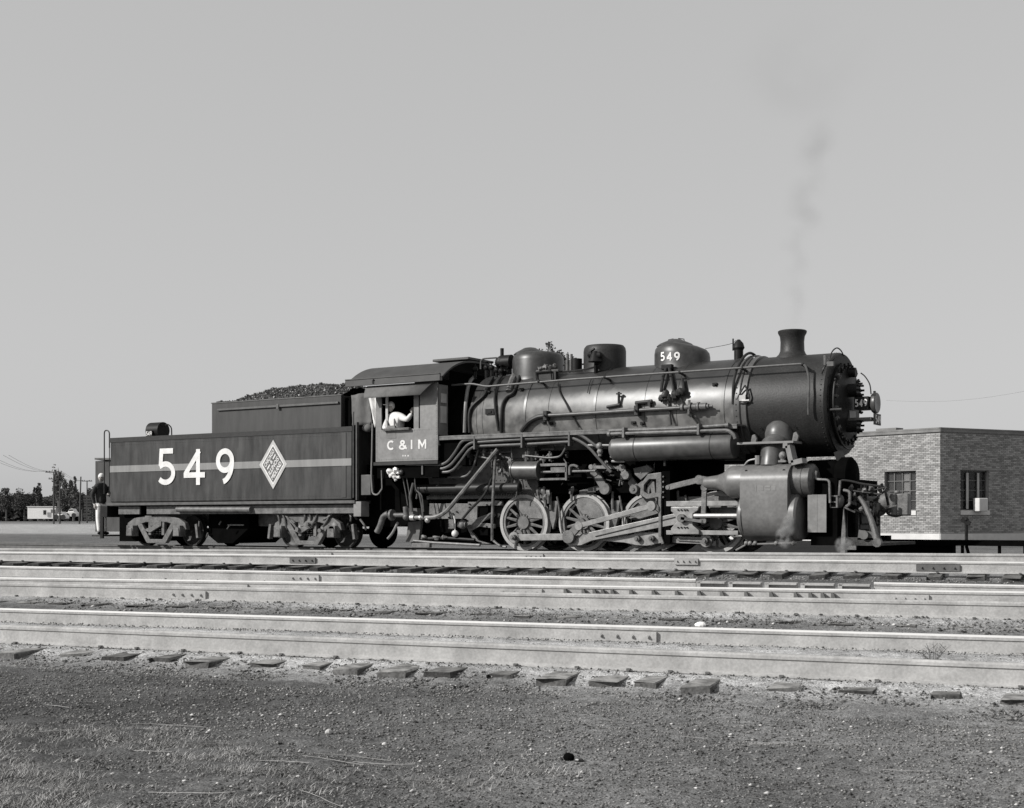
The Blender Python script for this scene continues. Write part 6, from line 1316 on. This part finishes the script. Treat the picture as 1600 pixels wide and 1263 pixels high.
# ================================================================== LEFT BACKGROUND
def foliage(name,parent,c,rx,ry,rz,count,size,m,seed,gaps=0.55):
    r=random.Random(seed); VV=[];n0=0;FF=[]
    cl=[(Vector((r.gauss(0,.5),r.gauss(0,.5),r.gauss(0,.5))),r.uniform(0.22,0.45)) for _ in range(16)]
    k=0
    while k<count:
        cc,cr=r.choice(cl); v=Vector((r.gauss(0,1),r.gauss(0,1),r.gauss(0,1))).normalized()*cr*r.random()**0.4+cc*gaps*1.5
        if v.length>1.15: continue
        p=Vector((c[0]+v.x*rx,c[1]+v.y*ry,c[2]+v.z*rz)); a=Vector((r.uniform(-1,1),r.uniform(-1,1),r.uniform(-1,1))).normalized(); b_=a.orthogonal().normalized(); s=size*r.uniform(.5,1.3)
        VV+=[p+a*s,p+b_*s*.6,p-a*s,p-b_*s*.6]; FF.append((n0,n0+1,n0+2,n0+3)); n0+=4; k+=1
    b=MB(); b.add(VV,FF); return build(name,b,m,parent,0)
def tree(label,px,base_py,top_py,d,wpx,m='leaf',seed=1,count=1400,trunk_frac=0.3,group=None,sz=None):
    p=WD(px,base_py,d); zt_=CAMH+d*(HOR-top_py)/F; H=zt_-p.z; rw=wpx/2*d/F
    t=thing('tree',label,'tree',p,group); b=MB(); r=random.Random(seed)
    b.tube([p-EZ*0.3,p+EZ*H*0.35,p+EZ*H*0.8],[H*0.03,H*0.022,H*0.006],7)
    for k in range(9):
        a=r.uniform(0,6.28); z=H*r.uniform(0.3,0.75); q=p+EZ*z; e=q+Vector((math.cos(a)*rw*0.8,math.sin(a)*rw*0.8,H*0.18)); b.tube([q,(q+e)/2+EZ*H*0.03,e],[H*0.010,H*0.007,H*0.002],5)
    build('trunk',b,'bark',t); foliage('crown',t,(p.x,p.y,p.z+H*(0.5+trunk_frac/2)),rw,rw,H*(1-trunk_frac)/2,count,sz or H*0.028,m,seed); return t
for i,(px,bp,tp,d,wp_,mm,cnt) in enumerate([(60,812,757,275,16,'leaf',1600),(92,812,724,268,24,'leaf_pale',900),(103,812,750,265,20,'leaf',1300),(106,812,766,262,24,'leaf',2400),(115,812,748,260,15,'leaf_pale',1600),(128,812,766,255,28,'leaf',2600),(145,812,762,230,26,'leaf',2400),(76,812,772,285,46,'leaf',3000),(165,812,770,230,30,'leaf',1500),(38,812,762,280,40,'leaf',2200),(10,812,765,280,44,'leaf',2200)]):
    lab=['bushy dark tree at the far left behind the white shed','tall thin sparse tree, tallest at the left behind the poles','dark narrow tree just right of the tall sparse tree','low bushy tree between the parked cars','rounded pale tree left of the tall bare pole','dark tree beside the lumber stack','bushy tree right behind the lumber stack','wide low dark tree above the white shed','low tree behind the dark boxcar','broad tree left of the white shed','outermost tree at the left edge'][i]
    tree(lab,px,bp,tp,d,wp_,mm,seed=30+i,count=cnt,trunk_frac=0.15,group='trees along the far edge of the yard')
tr=tree('leafy tree rising behind the rear domes of the boiler',862,815,540,62,62,'leaf',seed=77,count=2600,trunk_frac=0.35,sz=0.10)
cc=WD(863,560,62); foliage('upper_twigs',tr,(cc.x,cc.y,cc.z),0.66,0.66,0.66,1300,0.045,'leaf',5,0.7); cc=WD(890,566,62); foliage('upper_twigs',tr,(cc.x,cc.y,cc.z),0.3,0.3,0.5,160,0.045,'leaf',6,0.8)
b=MB(); b.tube([WD(863,590,62),WD(862,570,62),WD(858,545,62)],[.04,.02,.008],5); b.tube([WD(863,580,62),WD(870,560,62),WD(872,548,62)],[.03,.015,.006],5); build('branch',b,'bark',tr)
b=MB(); pts=[]; 
for i in range(60):
    px=-60+i*6; t0=WD(px,817,300); tpz=CAMH+300*(HOR-(783+6*noise.noise(Vector((i*0.4,0,0)))))/F; pts.append((t0,tpz))
tl=[]
rr_=random.Random(9); VV=[];FF=[];k=0
for i in range(16000):
    px=rr_.uniform(-60,330); u=rr_.random(); d=rr_.uniform(285,310); top=776+6*noise.noise(Vector((px*0.05,0,0)))+3*noise.noise(Vector((px*.3,3,0))); py=816-(816-top)*u**0.8
    p=WD(px,py,d); s=rr_.uniform(.3,.8); a=Vector((rr_.uniform(-1,1),rr_.uniform(-1,1),rr_.uniform(-1,1))).normalized(); b_=a.orthogonal().normalized(); VV+=[p+a*s,p+b_*s*.7,p-a*s,p-b_*s*.7]; FF.append((k,k+1,k+2,k+3)); k+=4
b=MB(); b.add(VV,FF); build('far_tree_line',b,'leaf',None,0,kind='stuff')
def pole(px,base,top,d,arms,label,lean=0):
    p=WD(px,base,d); zt_=CAMH+d*(HOR-top)/F; t=thing('utility_pole',label,'utility pole',p,'utility poles at the left'); b=MB(); b.tube([p-EZ*.5,Vector((p.x+lean,p.y,zt_))],[0.10,0.07],8); build('pole',b,'pole_wood',t)
    out=[]
    for (py,hw) in arms:
        z=CAMH+d*(HOR-py)/F; e=Vector((CS,SN,0)); c=Vector((p.x+lean*(z-p.z)/(zt_-p.z),p.y,z)); w2=hw*d/F; b=MB(); b.tube([c-e*w2,c+e*w2],0.05,5); build('crossarm',b,'pole_wood',t)
        for q in(-0.9,-0.5,0.5,0.9): out.append(c+e*w2*q+EZ*0.12); b=MB(); b.cyl(c+e*w2*q,c+e*w2*q+EZ*0.16,0.04,6); build('insulator',b,'pole_wood',t)
    return out
a1=pole(84,812,738,150,[(738,13),(748.5,8)],'tallest utility pole with two crossarms, behind the white shed')
pole(93.5,812,751,160,[],'bare dark pole just right of the two-armed pole')
pole(124,812,745,150,[],'tall bare pole right of the parked cars',0.25)
a2=pole(136,812,752,190,[(752,8)],'distant pole with one crossarm, next to the lumber stack')
wr=MB()
for i in range(4):
    A=a1[i]; Bq=a2[i]; wr.tube([A.lerp(Bq,k/8)-EZ*(0.5*math.sin(PI*k/8)) for k in range(9)],0.012,4); Cq=A+(A-Bq)*1.0; wr.tube([A.lerp(Cq,k/8)-EZ*(0.5*math.sin(PI*k/8)) for k in range(9)],0.012,4)
tag(build('overhead_wires',wr,'pole_wood',None),'thin wires strung between the left utility poles','wires')
wr=MB(); A=WD(1385,626,70); Bq=WD(1640,604,60); wr.tube([A.lerp(Bq,k/10)-EZ*0.3*math.sin(PI*k/10) for k in range(11)],0.004,4); tag(build('overhead_wire',wr,'pole_wood',None),'single faint wire crossing the sky right of the headlight','wire')
# shed
d=260; p=WD(65,810,d); sc=d/F; e=Vector((CS,SN,0)); f=Vector((-SN,CS,0)); rz_=math.atan2(e.y,e.x); rot=Matrix.Rotation(rz_,3,'Z')
shed=thing('shed','small white shed with two dark windows at the far left','shed',p)
def lbox(c,sz,m,parent,name,px=None,bev=0): b=MB(); b.box(c,sz,rot); return build(name,b,m,parent,0,bevel=bev)
cc=WD(70,810,d+2); lbox(Vector((cc.x,cc.y,cc.z+1.05)),(44*sc,3.6,2.3),'shed_white',shed,'wall'); lbox(Vector((cc.x,cc.y,cc.z+2.26)),(46*sc,3.9,0.10),'shed_white',shed,'roof')
c=WD(70,801,d-0.1); lbox(c,(4.5*sc,0.1,7*sc),'room_dark',shed,'window'); c=WD(83,799,d-0.1); lbox(c,(7*sc,0.1,5.5*sc),'curtain_grey',shed,'window')
def car_(px0,px1,base,top,d,label,m):
    p=WD((px0+px1)/2,base,d); L=(px1-px0)*d/F; H=(base-top)*d/F; t=thing('parked_car',label,'car',p,'cars parked by the shed'); 
    P=[(-.5,.12),(-.5,.45),(-.47,.55),(-.22,.60),(-.12,.95),(0.2,1.0),(0.33,.62),(.48,.52),(.5,.3),(.5,.12)]; b=MB()
    vs=[]; 
    for q,w_ in((-0.85,1),(0.85,1)):
        for x,z in P: vs.append(p+e*(x*L)+f*(q*(0.8 if z>0.7 else 1))+EZ*(z*H))
    n=len(P); b.add(vs,[tuple(range(n)),tuple(range(2*n-1,n-1,-1))]+[(i,i+n,(i+1)%n+n,(i+1)%n) for i in range(n)]); bd=build('body',b,m,t,0,bevel=0.05)
    b=MB(); 
    vs=[p+e*(x*L)+f*(-0.80)+EZ*(z*H) for x,z in((-.17,.64),(-.10,.9),(.17,.93),(.26,.66))]; b.add([v for v in vs]+[v+f*0.1 for v in vs],[(0,1,2,3),(7,6,5,4),(0,4,5,1),(1,5,6,2),(2,6,7,3),(3,7,4,0)]); build('side_window',b,'car_dark',t,0)
    for x in(-.3,.3):
        b=MB(); c=p+e*(x*L)+EZ*0.32; b.cyl(c-f*0.9,c-f*0.65,0.32,14); build('wheel',b,'car_dark',t)
car_(88,105,812,800,172,'white car with a long hood parked right beside the shed','car_white'); car_(104,122,809,795,188,'rounded white car parked left of the tall bare pole','car_white')
# dark building behind the brakeman
d=90; p=WD(162,817,d); b=MB(); zt_=CAMH+d*(HOR-723)/F
dk=thing('warehouse','plain dark tall shed standing behind the tender rear','building',p)
c=WD(169,817,d); sc=d/F; lb_=MB(); lb_.box(Vector((c.x,c.y,(zt_-0.2)/2+0.1))+f*2,(40*sc,4,zt_+0.2),rot); build('wall',lb_,'siding',dk,0)
lb_=MB(); lb_.box(Vector((c.x,c.y,zt_+0.25))+f*2,(41*sc,4.2,0.12),rot); build('roof',lb_,'coping',dk,0)
# lumber stack
d=110; p=WD(143,816,d); lum=thing('lumber_stack','stack of dark ties and lumber left of the standing man','lumber',p); sc=d/F
for k in range(9):
    c=WD(143+random.uniform(-.8,.8),814-k*4.4-2,d); b=MB(); b.box(c,(11*sc,2.2,3.0*sc),rot); build('plank',b,'lumber',lum,0)

# ================================================================== FOREGROUND WEEDS AND DEBRIS
def gz(s,n): return prof(s,n)+0.022*noise.noise(Vector((s*2.2,n*2.2,0)))+0.05*noise.noise(Vector((s*0.7,n*0.9,2)))
r=random.Random(11); VV=[];FF=[];k=0
def blade(p,dv,h,wd):
    global k
    s=Vector((-dv.y,dv.x,0)); s=s.normalized()*wd if s.length>1e-5 else Vector((wd,0,0)); m=p+dv*0.5+EZ*h*0.65; t=p+dv+EZ*h
    VV.extend([p-s,p+s,m+s*.7,m-s*.7,t]); FF.extend([(k,k+1,k+2,k+3),(k+3,k+2,k+4)]); k+=5
cl=[(r.uniform(-6.8,-4.0)+1.6*r.random()**3,r.uniform(4.7,6.7)) for _ in range(60)]
for i in range(30000):
    cs,cn=r.choice(cl); s=cs+r.gauss(0,.16); n=cn+r.gauss(0,.07)
    if n>6.9 or n<4.5: continue
    p=SNp(s,n,gz(s,n)); a=r.uniform(0,6.28); l=r.uniform(.015,.07); blade(p,Vector((math.cos(a)*l,math.sin(a)*l,0)),r.uniform(.003,.030),r.uniform(.0008,.0022))
b=MB(); b.add(VV,FF); build('dry_grass',b,'dry_grass',None,0,kind='stuff')
# straws lying on the cinders
VV=[];FF=[]; mb=MB()
for (px,py,L_,a) in((555,1172,.45,0.05),(520,1180,.40,-.1),(600,1182,.35,.12),(1200,1156,.22,.1),(1290,1160,.16,0),(1490,1152,.35,.1),(1285,1162,.18,.3),(260,1128,.5,.15),(440,1189,.3,.2),(1080,1142,.2,-.05),(100,1135,.3,.4),(170,1150,.25,-.5),(220,1170,.35,.3),(330,1158,.3,.6),(120,1190,.3,-.3),(680,1210,.3,.2),(820,1175,.15,.5),(960,1120,.18,-.3),(1400,1200,.3,.2),(1180,1230,.3,-.1),(300,1230,.4,.3),(500,1240,.3,-.4),(730,1120,.12,.8),(1330,1105,.15,.4),(90,1100,.2,.1)):
    d=F*1.27/(py-HOR)*0.985; c=WD(px,py,d); c.z=0; s=c.dot(T); n=c.dot(N); P=[SNp(s+L_*(q-0.5),n+a*L_*(q-.5)+0.01*math.sin(q*5),gz(s+L_*(q-.5),n)+0.012) for q in(0,.25,.5,.75,1)]; mb.tube([a_+N*(0.02*noise.noise(a_*6)*L_/.3) for a_ in P],0.0016,4)
build('fallen_straw',mb,'dry_grass',None,0,kind='stuff')
def weed(px,py,n,h,w_,cnt,label,seed):
    r=random.Random(seed); s=s_at(px,n); z=prof(s,n); p=SNp(s,n,z); t=thing('weed',label,'weed',p)
    b=MB()
    for i in range(cnt):
        a=r.uniform(0,6.28); l=w_*r.uniform(.3,1); q=p+Vector((math.cos(a)*l,math.sin(a)*l*.5,h*r.uniform(.4,1))); m=p.lerp(q,.5)+EZ*h*.05; b.tube([p+Vector((math.cos(a)*.03,math.sin(a)*.02,0)),m,q],[.0028,.002,.001],4)
        for _ in range(2):
            m2=p.lerp(q,r.uniform(.4,.8)); b.tube([m2,m2+Vector((r.uniform(-.05,.05),r.uniform(-.03,.03),r.uniform(.01,.06)))],.0018,4)
    build('stems',b,'bark',t)
    b=MB()
    for i in range(40): 
        c=p+Vector((r.gauss(0,w_*.35),r.gauss(0,w_*.15),r.uniform(0,.02))); b.sph(c,.012,5,3)
    build('leaves',b,'leaf',t)
weed(1458,1018,10.95,0.16,0.20,15,'wiry dry weed growing between the nearest rails at the right',1)
# dark lump and stones standing out
def lump(px,py,d,r_,m,name,label,cat,seed,sc_=(1,1,.7)):
    r=random.Random(seed); c=WD(px,py,d); s=c.dot(T); n=c.dot(N); p=SNp(s,n,gz(s,n)+r_*sc_[2]*0.55); b=MB(); b.sph((0,0,0),r_,9,6,sc_); b.v=[tuple(Vector(v)*(1+0.30*noise.noise(Vector(v)*9/ max(r_,.01)*0.08+Vector((seed,0,0))))+p) for v in b.v]; tag(build(name,b,m,None,25),label,cat)
lump(890,1186,7.15,0.034,'black_and_shade','coal_lump','black jagged lump of coal lying alone on the cinders in the foreground','coal lump',1,(1,.8,.8))
lump(905,1191,7.1,0.022,'coal','coal_lump','smaller coal piece touching the right side of the big black lump','coal lump',4,(1.2,.8,.6))
lump(513,1137,8.1,0.025,'pale_stone','stone','pale stone casting a short shadow left of centre on the cinders','stone',2)
lump(601,1151,7.8,0.016,'pale_stone','stone','tiny pale stone right of the bigger pale stone on the cinders','stone',3)
lump(1094,962,13.1,0.05,'shed_white','paper_scrap','white crumpled scrap beside the middle track','scrap',5,(1.2,.7,.6))
